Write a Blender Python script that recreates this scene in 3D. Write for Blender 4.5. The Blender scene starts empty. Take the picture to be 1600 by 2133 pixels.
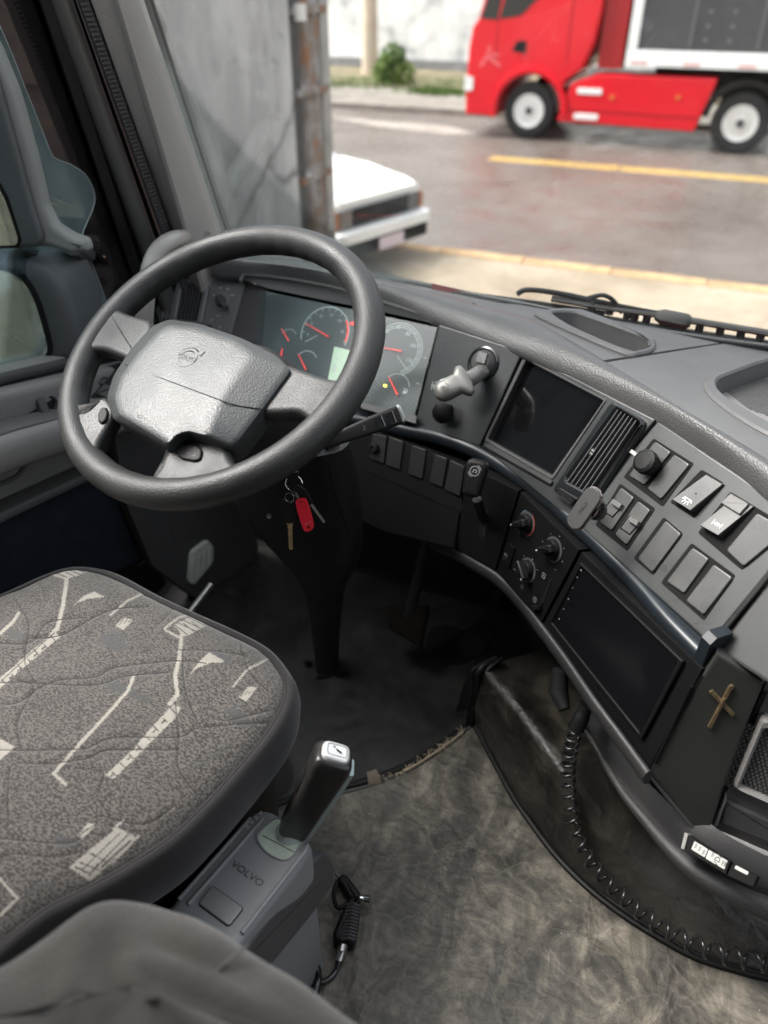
import bpy, math, random
import numpy as np
from math import sin, cos, pi, radians, sqrt
from mathutils import Vector, Matrix
random.seed(7); RNG = np.random.default_rng(7)
S = bpy.context.scene
COL = S.collection

# ------------------------------------------------------------------ camera, sky, sun, exposure
FOC = 1600.0; PITCH = radians(35); HEAD = radians(23)
CAM = np.array([0.0, 0.0, 2.7])
FW = np.array([-sin(HEAD)*cos(PITCH), cos(HEAD)*cos(PITCH), -sin(PITCH)])
RT = np.array([cos(HEAD), sin(HEAD), 0.0]); UP = np.cross(RT, FW)
cd = bpy.data.cameras.new('camera'); cam = bpy.data.objects.new('camera', cd); COL.objects.link(cam)
cd.sensor_fit = 'VERTICAL'; cd.sensor_height = 36.0; cd.lens = 36.0*FOC/2133.0
cd.clip_start = 0.02; cd.clip_end = 600
cam.matrix_world = Matrix(((RT[0], UP[0], -FW[0], CAM[0]), (RT[1], UP[1], -FW[1], CAM[1]), (RT[2], UP[2], -FW[2], CAM[2]), (0, 0, 0, 1)))
cd.dof.use_dof = True; cd.dof.focus_distance = 1.06; cd.dof.aperture_fstop = 2.8
S.camera = cam
W = bpy.data.worlds.new('World'); S.world = W; W.use_nodes = True
wn = W.node_tree; wn.nodes.clear()
sky = wn.nodes.new('ShaderNodeTexSky'); sky.sky_type = 'NISHITA'; sky.sun_disc = False
SUN_EL, SUN_AZ = 54.0, -98.0
sky.sun_elevation = radians(SUN_EL); sky.sun_rotation = radians(SUN_AZ)
sky.air_density = 1.0; sky.dust_density = 6.0; sky.ozone_density = 1.0
hs = wn.nodes.new('ShaderNodeHueSaturation'); hs.inputs['Saturation'].default_value = 0.30
bg = wn.nodes.new('ShaderNodeBackground'); bg.inputs['Strength'].default_value = 0.15
wo = wn.nodes.new('ShaderNodeOutputWorld')
wn.links.new(sky.outputs[0], hs.inputs['Color']); wn.links.new(hs.outputs[0], bg.inputs[0]); wn.links.new(bg.outputs[0], wo.inputs[0])
sl = bpy.data.lights.new('sun', 'SUN'); sl.energy = .62; sl.angle = radians(22); sl.color = (1.0, .97, .92)
sun = bpy.data.objects.new('sun', sl); COL.objects.link(sun)
_d = Vector((sin(radians(SUN_AZ))*cos(radians(SUN_EL)), cos(radians(SUN_AZ))*cos(radians(SUN_EL)), sin(radians(SUN_EL))))
sun.rotation_euler = _d.to_track_quat('Z', 'Y').to_euler(); sun.location = (30, -30, 60)
S.view_settings.view_transform = 'Standard'; S.view_settings.look = 'None'
S.view_settings.exposure = 1.85; S.view_settings.gamma = 1.0; S.view_settings.use_curve_mapping = False
S.cycles.use_denoising = True
S.cycles.max_bounces = 10; S.cycles.transparent_max_bounces = 16; S.cycles.diffuse_bounces = 5

# ------------------------------------------------------------------ measuring the place: a sight line met with a real plane
def ray(u, v): return FW + RT*(u-800)/FOC - UP*(v-1066.5)/FOC
def onz(u, v, z): r = ray(u, v); return CAM + r*(z-CAM[2])/r[2]
def onx(u, v, x): r = ray(u, v); return CAM + r*(x-CAM[0])/r[0]
def ony(u, v, y): r = ray(u, v); return CAM + r*(y-CAM[1])/r[1]
def dep(u, v, d): return CAM + ray(u, v)*d
def nrm(a): a = np.asarray(a, float); return a/np.linalg.norm(a)
def A(*a): return np.array(a, float)
ZU = A(0, 0, 1)

class Frame:
    """a flat working plane: origin o, axes x y, outward normal n"""
    def __init__(s, o, x, n):
        s.o = np.asarray(o, float); s.n = nrm(n); x = np.asarray(x, float); s.x = nrm(x - s.n*np.dot(x, s.n)); s.y = np.cross(s.n, s.x)
    def pt(s, p, h=0): return s.o + s.x*p[0] + s.y*p[1] + s.n*h
    def loc(s, u, v, h=0):
        o = s.o + s.n*h; r = ray(u, v); p = CAM + r*np.dot(o-CAM, s.n)/np.dot(r, s.n)
        return (np.dot(p-o, s.x), np.dot(p-o, s.y))
    def px(s, L, h=0): return [s.loc(u, v, h) for u, v in L]
    def w(s, u, v, h=0): return s.pt(s.loc(u, v, h), h)
    def off(s, h): f = Frame(s.o+s.n*h, s.x, s.n); return f
def fit_frame(P, xdir):
    P = np.array(P); c = P.mean(0); n = np.linalg.svd(P-c)[2][2]
    if np.dot(n, CAM-c) < 0: n = -n
    return Frame(c, xdir, n)

# ------------------------------------------------------------------ mesh building
def area2(p): return .5*sum(p[i-1][0]*p[i][1]-p[i][0]*p[i-1][1] for i in range(len(p)))
def ccw(p): return list(p) if area2(p) > 0 else list(p)[::-1]
def inset(p, d):
    n = len(p); out = []
    for i in range(n):
        a = np.array(p[i])-np.array(p[i-1]); b = np.array(p[(i+1) % n])-np.array(p[i])
        a = a/(np.linalg.norm(a)+1e-12); b = b/(np.linalg.norm(b)+1e-12)
        na = np.array([-a[1], a[0]]); nb = np.array([-b[1], b[0]]); m = na+nb; l = np.linalg.norm(m)
        if l < 1e-6: m = na; k = 1
        else: m = m/l; k = 1/max(.5, np.dot(m, na))
        q = np.array(p[i])+m*d*k; out.append((q[0], q[1]))
    return out
def rnd(p, r, seg=4):
    n = len(p); out = []; rr = r if isinstance(r, (list, tuple)) else [r]*n
    for i in range(n):
        c = np.array(p[i]); a = np.array(p[i-1])-c; b = np.array(p[(i+1) % n])-c
        la, lb = np.linalg.norm(a), np.linalg.norm(b); q = min(rr[i], la*.48, lb*.48)
        p0 = c+a/la*q; p1 = c+b/lb*q
        for k in range(seg+1):
            t = k/seg; s = (1-t)**2*p0+2*t*(1-t)*c+t*t*p1; out.append((s[0], s[1]))
    return out
def circ(c, r, n=24, ry=None, a0=0): return [(c[0]+r*cos(a0+2*pi*k/n), c[1]+(ry or r)*sin(a0+2*pi*k/n)) for k in range(n)]
def smooth_path(P, n=8, closed=False):
    P = [np.asarray(p, float) for p in P]; m = len(P); out = []
    rng = range(m if closed else m-1)
    for i in rng:
        if closed: a, b, c, d = P[i-1], P[i], P[(i+1) % m], P[(i+2) % m]
        else: a, b, c, d = P[max(i-1, 0)], P[i], P[i+1], P[min(i+2, m-1)]
        for k in range(n):
            t = k/n
            out.append(.5*((2*b)+(c-a)*t+(2*a-5*b+4*c-d)*t*t+(3*b-a-3*c+d)*t**3))
    if not closed: out.append(P[-1])
    return out

ORG = {}
class MB:
    def __init__(s): s.v = []; s.f = []
    def add(s, V, F):
        o = len(s.v); s.v += [tuple(map(float, p)) for p in V]; s.f += [tuple(i+o for i in f) for f in F]; return s
    def loft(s, R, closed=True, cap0=False, cap1=False, wrap=False):
        n = len(R[0]); V = [p for r in R for p in r]; F = []; m = len(R)
        for i in range(m if wrap else m-1):
            j = (i+1) % m
            for k in range(n if closed else n-1):
                l = (k+1) % n; F.append((i*n+k, i*n+l, j*n+l, j*n+k))
        if cap0: F.append(tuple(range(n))[::-1])
        if cap1: F.append(tuple((m-1)*n+k for k in range(n)))
        return s.add(V, F)
    def prism(s, fr, p, h0, h1, b=0, seg=2, bottom=True):
        p = ccw(p); R = [[fr.pt(q, h0) for q in p]]
        if b > 0:
            for k in range(seg+1):
                a = pi/2*k/seg; q = inset(p, b*(1-cos(a))); R.append([fr.pt(t, h1-b+b*sin(a)) for t in q])
            R.append([fr.pt(t, h1) for t in inset(p, b+min(b*.25, .0012))])
        else: R.append([fr.pt(q, h1) for q in p])
        return s.loft(R, True, bottom, True)
    def ring(s, fr, po, pi_, h0, h1, b=0):
        po, pi_ = ccw(po), ccw(pi_)
        R = [[fr.pt(q, h0) for q in po], [fr.pt(q, h1-b) for q in po]]
        if b: R.append([fr.pt(q, h1) for q in inset(po, b)]); R.append([fr.pt(q, h1) for q in inset(pi_, -b)])
        R += [[fr.pt(q, h1-b) for q in pi_], [fr.pt(q, h0) for q in pi_]]
        return s.loft(R, True)
    def tube(s, P, r, n=10, closed=False, caps=True, sq=None):
        P = [np.asarray(p, float) for p in P]; m = len(P)
        T = [nrm(P[(i+1) % m]-P[i-1]) if closed else nrm(P[min(i+1, m-1)]-P[max(i-1, 0)]) for i in range(m)]
        u = np.cross(T[0], ZU); u = nrm(u) if np.linalg.norm(u) > 1e-3 else A(1, 0, 0)
        R = []
        for i in range(m):
            u = nrm(u-T[i]*np.dot(u, T[i])); w = np.cross(T[i], u); rr = r[i] if hasattr(r, '__len__') else r
            R.append([P[i]+(u*cos(2*pi*k/n)+w*(sq or 1)*sin(2*pi*k/n))*rr for k in range(n)])
        return s.loft(R, True, caps and not closed, caps and not closed, wrap=closed)
    def lathe(s, o, ax, prof, n=24, x=None):
        ax = nrm(ax); u = np.cross(ax, ZU if abs(ax[2]) < .9 else A(1, 0, 0)); u = nrm(u); w = np.cross(ax, u); o = np.asarray(o, float)
        return s.loft([[o+ax*h+(u*cos(2*pi*k/n)+w*sin(2*pi*k/n))*max(r, 1e-5) for k in range(n)] for r, h in prof], True, prof[0][0] > 1e-4, prof[-1][0] > 1e-4)
    def box(s, c, hx, hy, hz, X=None, Y=None, Z=None, b=0):
        X = nrm(X) if X is not None else A(1, 0, 0); Z = nrm(Z) if Z is not None else A(0, 0, 1)
        fr = Frame(np.asarray(c, float), X, Z)
        return s.prism(fr, [(-hx, -hy), (hx, -hy), (hx, hy), (-hx, hy)], -hz, hz, b, 2)
    def bb(s, x0, x1, y0, y1, z0, z1, b=0): return s.box(((x0+x1)/2, (y0+y1)/2, (z0+z1)/2), abs(x1-x0)/2, abs(y1-y0)/2, abs(z1-z0)/2, b=b)
    def grid(s, f, nu, nv):
        V = [f(i/nu, j/nv) for j in range(nv+1) for i in range(nu+1)]
        F = [(j*(nu+1)+i, j*(nu+1)+i+1, (j+1)*(nu+1)+i+1, (j+1)*(nu+1)+i) for j in range(nv) for i in range(nu)]
        return s.add(V, F)
    def mesh(s, name, o, sharp=35):
        me = bpy.data.meshes.new(name); me.from_pydata([(p[0]-o[0], p[1]-o[1], p[2]-o[2]) for p in s.v], [], s.f); me.update()
        me.polygons.foreach_set('use_smooth', [True]*len(me.polygons))
        if sharp < 180: me.set_sharp_from_angle(angle=radians(sharp))
        return me
    def build(s, name, mat, parent=None, loc=None, sharp=35, **kw):
        if parent is not None: o = ORG[parent.name]
        elif loc is not None: o = tuple(map(float, loc))
        else:
            V = np.array(s.v); lo, hi = V.min(0), V.max(0); o = ((lo[0]+hi[0])/2, (lo[1]+hi[1])/2, lo[2])
        me = s.mesh(name, o, sharp); me.materials.append(mat)
        ob = bpy.data.objects.new(name, me); COL.objects.link(ob)
        if parent is not None: ob.parent = parent
        else: ob.location = o
        ORG[ob.name] = o; props(ob, **kw); return ob
def props(ob, label=None, cat=None, group=None, kind=None):
    if label: ob['label'] = label
    if cat: ob['category'] = cat
    if group: ob['group'] = group
    if kind: ob['kind'] = kind
def thing(name, loc, label, cat, group=None):
    o = bpy.data.objects.new(name, None); COL.objects.link(o); o.location = tuple(map(float, loc)); o.empty_display_size = .05
    ORG[o.name] = tuple(map(float, loc)); props(o, label, cat, group); return o
def flip_fix(ob):
    import bmesh
    bm = bmesh.new(); bm.from_mesh(ob.data); bmesh.ops.recalc_face_normals(bm, faces=bm.faces); bm.to_mesh(ob.data); bm.free()
def cut(ob, mb):
    """carve a pocket: boolean difference, the cutter is thrown away"""
    c = mb.build('cutter', ob.data.materials[0], loc=ob.matrix_world.translation if ob.parent is None else ORG[ob.parent.name]); c.parent = ob.parent
    if ob.parent is not None: c.location = (0, 0, 0)
    flip_fix(ob); flip_fix(c)
    m = ob.modifiers.new('cut', 'BOOLEAN'); m.operation = 'DIFFERENCE'; m.object = c; m.solver = 'EXACT'
    bpy.context.view_layer.update(); dg = bpy.context.evaluated_depsgraph_get()
    me = bpy.data.meshes.new_from_object(ob.evaluated_get(dg)); ob.modifiers.clear(); old = ob.data; ob.data = me; bpy.data.meshes.remove(old)
    me.polygons.foreach_set('use_smooth', [True]*len(me.polygons)); me.set_sharp_from_angle(angle=radians(30))
    cm = c.data; bpy.data.objects.remove(c); bpy.data.meshes.remove(cm)
def text(fr, st, c, hgt, mat, parent, name='lettering', ang=0, ext=.0003, h=0, sx=1.0, **kw):
    cu = bpy.data.curves.new('t', 'FONT'); cu.body = st; cu.align_x = 'CENTER'; cu.align_y = 'CENTER'; cu.size = 1.0; cu.resolution_u = 3
    to = bpy.data.objects.new('t', cu); COL.objects.link(to); bpy.context.view_layer.update()
    me = bpy.data.meshes.new_from_object(to.evaluated_get(bpy.context.evaluated_depsgraph_get()))
    V = [tuple(v.co) for v in me.vertices]; F = [tuple(p.vertices) for p in me.polygons]
    bpy.data.objects.remove(to); bpy.data.curves.remove(cu); bpy.data.meshes.remove(me)
    k = hgt/.72; ca, sa = cos(ang), sin(ang); mb = MB(); n = len(V)
    def tr(x, y, hh): x *= k*sx; y *= k; return fr.pt((c[0]+x*ca-y*sa, c[1]+x*sa+y*ca), hh)
    mb.add([tr(x, y, h+ext) for x, y, z in V], F)
    return mb.build(name, mat, parent, **kw)
def strokes(fr, lines, w, mat, parent, name, h=.0004, **kw):
    """flat printed marks: thin ribbons on a plane, lines in plane units"""
    mb = MB()
    for L in lines:
        for i in range(len(L)-1):
            a, b = np.array(L[i]), np.array(L[i+1]); d = b-a; l = np.linalg.norm(d)
            if l < 1e-7: continue
            d = d/l; n = np.array([-d[1], d[0]])*w/2; e = d*w*.35; h2 = h+1e-6*(i % 7)
            mb.add([fr.pt(a-e-n, h2), fr.pt(b+e-n, h2), fr.pt(b+e+n, h2), fr.pt(a-e+n, h2)], [(0, 1, 2, 3)])
    return mb.build(name, mat, parent, **kw)
def arcpts(c, r, a0, a1, n=20, ry=None): return [(c[0]+r*cos(radians(a0+(a1-a0)*k/n)), c[1]+(ry or r)*sin(radians(a0+(a1-a0)*k/n))) for k in range(n+1)]

# ------------------------------------------------------------------ materials
def M(name, col, rough=.5, spec=.5, metal=0.0, grain=None, var=None, rvar=0.0, emit=None, coat=0, sheen=0):
    m = bpy.data.materials.new(name); m.use_nodes = True; nt = m.node_tree; N = nt.nodes; L = nt.links
    b = N['Principled BSDF']; b.inputs['Base Color'].default_value = (*col, 1); b.inputs['Roughness'].default_value = rough
    b.inputs['Specular IOR Level'].default_value = spec; b.inputs['Metallic'].default_value = metal
    if coat: b.inputs['Coat Weight'].default_value = coat; b.inputs['Coat Roughness'].default_value = .08
    if sheen: b.inputs['Sheen Weight'].default_value = sheen
    if emit: b.inputs['Emission Color'].default_value = (*emit[:3], 1); b.inputs['Emission Strength'].default_value = emit[3]
    tc = N.new('ShaderNodeTexCoord')
    if var:
        sc, am = var[0], var[1]; n = N.new('ShaderNodeTexNoise'); n.inputs['Scale'].default_value = sc; n.inputs['Detail'].default_value = 7; n.inputs['Roughness'].default_value = .62
        L.new(tc.outputs['Object'], n.inputs['Vector'])
        r = N.new('ShaderNodeMapRange'); r.inputs[1].default_value = .3; r.inputs[2].default_value = .7; r.inputs[3].default_value = 1-am; r.inputs[4].default_value = 1+am
        L.new(n.outputs[0], r.inputs[0]); mx = N.new('ShaderNodeMix'); mx.data_type = 'RGBA'; mx.blend_type = 'MULTIPLY'; mx.inputs[0].default_value = 1
        mx.inputs[6].default_value = (*col, 1); L.new(r.outputs[0], mx.inputs[7]); L.new(mx.outputs[2], b.inputs['Base Color'])
    if rvar:
        n2 = N.new('ShaderNodeTexNoise'); n2.inputs['Scale'].default_value = 14; n2.inputs['Detail'].default_value = 6; L.new(tc.outputs['Object'], n2.inputs['Vector'])
        r2 = N.new('ShaderNodeMapRange'); r2.inputs[1].default_value = .3; r2.inputs[2].default_value = .7; r2.inputs[3].default_value = max(.02, rough-rvar); r2.inputs[4].default_value = min(1, rough+rvar)
        L.new(n2.outputs[0], r2.inputs[0]); L.new(r2.outputs[0], b.inputs['Roughness'])
    if grain:
        kind, sc, st = grain
        if kind == 'leather': t = N.new('ShaderNodeTexVoronoi'); t.feature = 'SMOOTH_F1'; t.inputs['Scale'].default_value = sc; t.inputs['Smoothness'].default_value = .4
        else: t = N.new('ShaderNodeTexNoise'); t.inputs['Scale'].default_value = sc; t.inputs['Detail'].default_value = 4
        L.new(tc.outputs['Object'], t.inputs['Vector'])
        bp = N.new('ShaderNodeBump'); bp.inputs['Strength'].default_value = st; bp.inputs['Distance'].default_value = .002
        if kind == 'leather': bp.invert = True
        L.new(t.outputs[0], bp.inputs['Height']); L.new(bp.outputs[0], b.inputs['Normal'])
    return m
def glass(name, tint, refl=.06, rough=0.0, fres=1.45):
    m = bpy.data.materials.new(name); m.use_nodes = True; N = m.node_tree.nodes; L = m.node_tree.links; N.clear()
    o = N.new('ShaderNodeOutputMaterial'); t = N.new('ShaderNodeBsdfTransparent'); t.inputs[0].default_value = (*tint, 1)
    g = N.new('ShaderNodeBsdfGlossy'); g.inputs['Roughness'].default_value = rough; g.inputs[0].default_value = (.95, 1, 1, 1)
    f = N.new('ShaderNodeFresnel'); f.inputs[0].default_value = fres; k = N.new('ShaderNodeMath'); k.operation = 'MULTIPLY'; k.inputs[1].default_value = refl/.04
    x = N.new('ShaderNodeMixShader'); L.new(f.outputs[0], k.inputs[0]); k.use_clamp = True
    L.new(k.outputs[0], x.inputs[0]); L.new(t.outputs[0], x.inputs[1]); L.new(g.outputs[0], x.inputs[2]); L.new(x.outputs[0], o.inputs[0]); return m
class NB:
    """short-hand for hand made node materials"""
    def __init__(s, name):
        s.m = bpy.data.materials.new(name); s.m.use_nodes = True; s.nt = s.m.node_tree; s.b = s.nt.nodes['Principled BSDF']; s.tc = s.nt.nodes.new('ShaderNodeTexCoord').outputs['Object']
    def L(s, a, b): s.nt.links.new(a, b)
    def map(s, sc=(1, 1, 1), rot=(0, 0, 0), src=None):
        n = s.nt.nodes.new('ShaderNodeMapping'); n.inputs['Scale'].default_value = sc; n.inputs['Rotation'].default_value = rot; s.L(src or s.tc, n.inputs[0]); return n.outputs[0]
    def noise(s, sc, det=5, rough=.55, dist=0, vec=None):
        n = s.nt.nodes.new('ShaderNodeTexNoise'); n.inputs['Scale'].default_value = sc; n.inputs['Detail'].default_value = det; n.inputs['Roughness'].default_value = rough; n.inputs['Distortion'].default_value = dist; s.L(vec or s.tc, n.inputs['Vector']); return n.outputs[0]
    def noisec(s, sc, vec=None):
        n = s.nt.nodes.new('ShaderNodeTexNoise'); n.inputs['Scale'].default_value = sc; s.L(vec or s.tc, n.inputs['Vector']); return n.outputs[1]
    def vor(s, sc, feat='F1', vec=None):
        n = s.nt.nodes.new('ShaderNodeTexVoronoi'); n.feature = feat; n.inputs['Scale'].default_value = sc; s.L(vec or s.tc, n.inputs['Vector']); return n.outputs[0]
    def ramp(s, f, st):
        n = s.nt.nodes.new('ShaderNodeValToRGB'); e = n.color_ramp.elements
        while len(e) < len(st): e.new(.5)
        for k, (p, c) in enumerate(st): e[k].position = p; e[k].color = (*c, 1) if len(c) == 3 else c
        s.L(f, n.inputs[0]); return n.outputs[0]
    def rng(s, f, a, b, c=0, d=1):
        n = s.nt.nodes.new('ShaderNodeMapRange'); n.inputs[1].default_value = a; n.inputs[2].default_value = b; n.inputs[3].default_value = c; n.inputs[4].default_value = d; s.L(f, n.inputs[0]); return n.outputs[0]
    def mix(s, f, a, b, mode='MIX'):
        n = s.nt.nodes.new('ShaderNodeMix'); n.data_type = 'RGBA'; n.blend_type = mode
        for i, x in ((0, f), (6, a), (7, b)):
            if isinstance(x, (int, float)): n.inputs[i].default_value = x if i == 0 else (x, x, x, 1)
            elif isinstance(x, tuple): n.inputs[i].default_value = (*x, 1)
            else: s.L(x, n.inputs[i])
        return n.outputs[2]
    def math(s, op, a, b=0):
        n = s.nt.nodes.new('ShaderNodeMath'); n.operation = op
        for i, x in ((0, a), (1, b)):
            if isinstance(x, (int, float)): n.inputs[i].default_value = x
            else: s.L(x, n.inputs[i])
        return n.outputs[0]
    def addv(s, a, b, k):
        n = s.nt.nodes.new('ShaderNodeVectorMath'); n.operation = 'MULTIPLY_ADD'; s.L(b, n.inputs[0]); n.inputs[1].default_value = (k, k, k); s.L(a, n.inputs[2]); return n.outputs[0]
    def bump(s, h, st=.5, dist=.002):
        n = s.nt.nodes.new('ShaderNodeBump'); n.inputs['Strength'].default_value = st; n.inputs['Distance'].default_value = dist; s.L(h, n.inputs['Height']); s.L(n.outputs[0], s.b.inputs['Normal'])
    def out(s, col=None, rough=None, spec=None):
        for x, k in ((col, 'Base Color'), (rough, 'Roughness'), (spec, 'Specular IOR Level')):
            if x is None: continue
            if isinstance(x, (int, float)): s.b.inputs[k].default_value = x
            elif isinstance(x, tuple): s.b.inputs[k].default_value = (*x, 1)
            else: s.L(x, s.b.inputs[k])
        return s.m

def mk_ground():
    n = NB('pale_sand'); a = n.noise(.9, 9, .68, .5); c = n.noise(9, 8, .7); v = n.vor(35)
    col = n.ramp(a, [(.33, (.20, .16, .115)), (.5, (.31, .255, .19)), (.66, (.42, .355, .28))])
    col = n.mix(n.rng(c, .35, .65, 0, .6), col, (.25, .20, .145)); n.bump(c, .6, .02); return n.out(col, .9, .2)
def mk_road():
    n = NB('wet_asphalt'); a = n.noise(.45, 6, .6, .4); c = n.noise(60, 4, .7); d = n.noise(2.2, 5)
    col = n.ramp(a, [(.30, (.098, .080, .068)), (.5, (.132, .110, .095)), (.70, (.17, .144, .125))])
    col = n.mix(n.rng(c, .3, .7, 0, .35), col, (.066, .054, .046)); n.bump(c, .35, .006)
    cr = n.vor(.55, 'DISTANCE_TO_EDGE', n.addv(n.tc, n.noisec(1.6), .9)); col = n.mix(n.rng(cr, .0, .012, .35, 0), col, (.09, .078, .07))
    return n.out(col, n.rng(d, .36, .64, .26, .55), .45)
def mk_wall():
    n = NB('grey_concrete'); a = n.noise(1.1, 8, .65, .5); b = n.noise(5, 8, .7); st = n.noise(3.2, 6, .6, .2, n.map((1, 1, .16)))
    col = n.ramp(a, [(.3, (.42, .42, .42)), (.5, (.50, .50, .50)), (.7, (.56, .56, .555))])
    col = n.mix(n.rng(st, .42, .66, 0, .6), col, (.29, .29, .295)); col = n.mix(n.rng(b, .55, .75, 0, .5), col, (.62, .62, .61))
    bl = n.noise(2.4, 9, .72, .3, n.map((1, 1, .5))); col = n.mix(n.rng(bl, .53, .60, 0, .55), col, (.30, .30, .305)); bl2 = n.noise(3.1, 9, .75, .2); col = n.mix(n.rng(bl2, .60, .64, 0, .6), col, (.20, .20, .205))
    cr = n.vor(.50, 'DISTANCE_TO_EDGE', n.addv(n.addv(n.tc, n.noisec(1.3), .35), n.noisec(7), .12)); col = n.mix(n.rng(cr, .0, .016, .8, 0), col, (.13, .13, .13))
    n.bump(b, .5, .02); return n.out(col, .9, .25)
def mk_peel():
    n = NB('peeling_white_render'); a = n.noise(.7, 9, .68, .3); b = n.noise(4.5, 7, .7)
    col = n.ramp(a, [(.36, (.36, .37, .39)), (.46, (.66, .66, .65)), (.56, (.84, .83, .81))])
    col = n.mix(n.rng(b, .56, .7, 0, .7), col, (.42, .43, .45)); return n.out(col, .85, .3)
def mk_rust():
    n = NB('rusty_steel'); a = n.noise(4, 8, .7, .4); col = n.ramp(a, [(.38, (.34, .33, .33)), (.52, (.20, .17, .15)), (.62, (.25, .12, .06))]); n.bump(a, .4, .01); return n.out(col, .7, .4)
def mk_vinyl(name='marbled_vinyl', k=1.0, vein=1.0, ro=(.38, .62)):
    n = NB(name); w = n.addv(n.tc, n.noisec(8), .06)
    a = n.noise(14, 10, .70, .9, n.map((1.0, .5, 1), (0, 0, .9), w)); b = n.noise(36, 9, .72, .9, n.map((.42, 1.1, 1), (0, 0, -.5), w)); g = n.noise(3.2, 4); w2 = n.addv(n.addv(n.tc, n.noisec(6), .10), n.noisec(30), .03)
    e1 = n.vor(15, 'DISTANCE_TO_EDGE', n.map((1, .62, 1), (0, 0, .7), w2)); e2 = n.vor(33, 'DISTANCE_TO_EDGE', n.map((.6, 1, 1), (0, 0, .35), w2))
    col = n.ramp(a, [(p_, tuple(k*c_ for c_ in q_)) for p_, q_ in ((.34, (.040, .037, .031)), (.44, (.092, .083, .066)), (.53, (.20, .178, .138)), (.64, (.40, .355, .28)))])
    col = n.mix(n.rng(b, .40, .60, .62, 0), col, (.045*k, .042*k, .038*k)); col = n.mix(n.rng(g, .4, .7, 0, .5), col, (.075, .071, .064))
    fl = n.vor(26); col = n.mix(n.rng(fl, .02, .035, .8*vein, 0), col, (.42, .40, .36))
    f1 = e1; f2 = e2; col = n.mix(n.rng(f1, .0, .035, .20*vein, 0), col, (.33*k, .295*k, .235*k)); col = n.mix(n.rng(f2, .0, .05, .08*vein, 0), col, (.30*k, .27*k, .22*k))
    cr = n.math('MINIMUM', n.math('MULTIPLY', f1, 3.0), 1.0); n.bump(n.math('ADD', n.math('MULTIPLY', cr, -.7), n.math('ADD', n.math('MULTIPLY', f2, -1.2), n.math('MULTIPLY', n.noise(95, 4, .6, .6), .5))), .45, .005); return n.out(col, n.rng(a, .3, .7, *ro), .45)
def mk_darkmat():
    n = NB('dark_vinyl_mat'); w = n.addv(n.tc, n.noisec(9), .1); a = n.noise(9, 8, .65, 1.2, w); b = n.noise(40, 5, .6)
    col = n.ramp(a, [(.35, (.009, .009, .0088)), (.55, (.020, .0195, .0185)), (.75, (.040, .039, .036))])
    sp = n.noise(30, 3, .5); col = n.mix(n.rng(sp, .60, .66, 0, .75), col, (.012, .012, .012))
    n.bump(n.noise(6, 5, .6, 1.0, w), .35, .008); return n.out(col, n.rng(b, .3, .7, .34, .55), .5)
def mk_fabric():
    n = NB('speckled_seat_fabric'); at = n.nt.nodes.new('ShaderNodeAttribute'); at.attribute_name = 'woven'
    sp = n.nt.nodes.new('ShaderNodeSeparateColor'); n.L(at.outputs['Color'], sp.inputs[0])
    s = n.noise(460, 2, .5, .4, n.map((.62, 1.25, 1), (0, 0, .22))); big = n.noise(7, 4)
    col = n.mix(n.rng(s, .47, .53), (.112, .103, .093), (.034, .031, .029)); col = n.mix(n.rng(big, .35, .65, 0, .22), col, (.08, .075, .07))
    th = n.noise(900, 1, .5); cream = n.mix(n.rng(th, .4, .6), (.30, .285, .25), (.235, .22, .19))
    col = n.mix(n.math('MULTIPLY', sp.outputs[1], .8), col, (.06, .060, .060)); col = n.mix(sp.outputs[0], col, cream); col = n.mix(n.math('MULTIPLY', sp.outputs[2], .85), col, (.02, .018, .017))
    n.bump(th, .5, .0012); n.b.inputs['Sheen Weight'].default_value = .25; return n.out(col, .95, .15)
def mk_cloth():
    n = NB('grey_cloth'); a = n.noise(7, 6, .6, .8); t = n.noise(700, 1); col = n.ramp(a, [(.35, (.046, .042, .037)), (.65, (.074, .068, .060))])
    n.bump(n.math('ADD', n.math('MULTIPLY', a, 6.0), t), .4, .004); n.b.inputs['Sheen Weight'].default_value = .3; return n.out(col, .9, .2)

GROUND = mk_ground(); ROAD = mk_road(); WALLM = mk_wall(); PEEL = mk_peel(); RUST = mk_rust(); VINYL = mk_vinyl(k=.74); TUNM = mk_vinyl('shaded_tunnel_vinyl', .15, .2, (.24, .42)); TUNM.node_tree.nodes['Principled BSDF'].inputs['Specular IOR Level'].default_value = .35; DMAT = mk_darkmat(); FABRIC = mk_fabric(); CLOTH = mk_cloth()  # TUNM is the floor vinyl darkened: the tunnel's shade is in its colour
GRAIN = M('charcoal_grained_plastic', (.062, .062, .061), .50, .5, grain=('leather', 420, .35), var=(9, .12), rvar=.08)
PADM = M('grained_dash_pad', (.058, .058, .057), .38, .55, grain=('leather', 430, .26), var=(6, .12), rvar=.06)
PANEL = M('satin_black_panel', (.022, .024, .024), .36, .55, grain=('noise', 900, .06), var=(12, .15), rvar=.10)
LOWER = M('matt_black_panel', (.0045, .0045, .0047), .6, .15, grain=('noise', 800, .10), var=(12, .12), rvar=.05)
GLOSS = M('gloss_black', (.012, .013, .014), .16, .6, rvar=.05)
TRIMB = M('blue_black_trim', (.011, .015, .019), .34, .5, rvar=.06)
GRAIND = M('dark_grained_plastic', (.024, .024, .0245), .48, .45, grain=('leather', 700, .2), var=(9, .12), rvar=.08)
BUTTON = M('button_plastic', (.024, .025, .024), .40, .5, grain=('noise', 900, .08), var=(40, .15), rvar=.1)
BLACK = M('black_plastic', (.005, .005, .005), .52, .3)
DARKHOLE = M('dark_recess', (.006, .006, .006), .8, .2)
GREYP = M('grey_trim_plastic', (.215, .208, .198), .55, .45, grain=('leather', 480, .22), var=(5, .10), rvar=.05)
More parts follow.
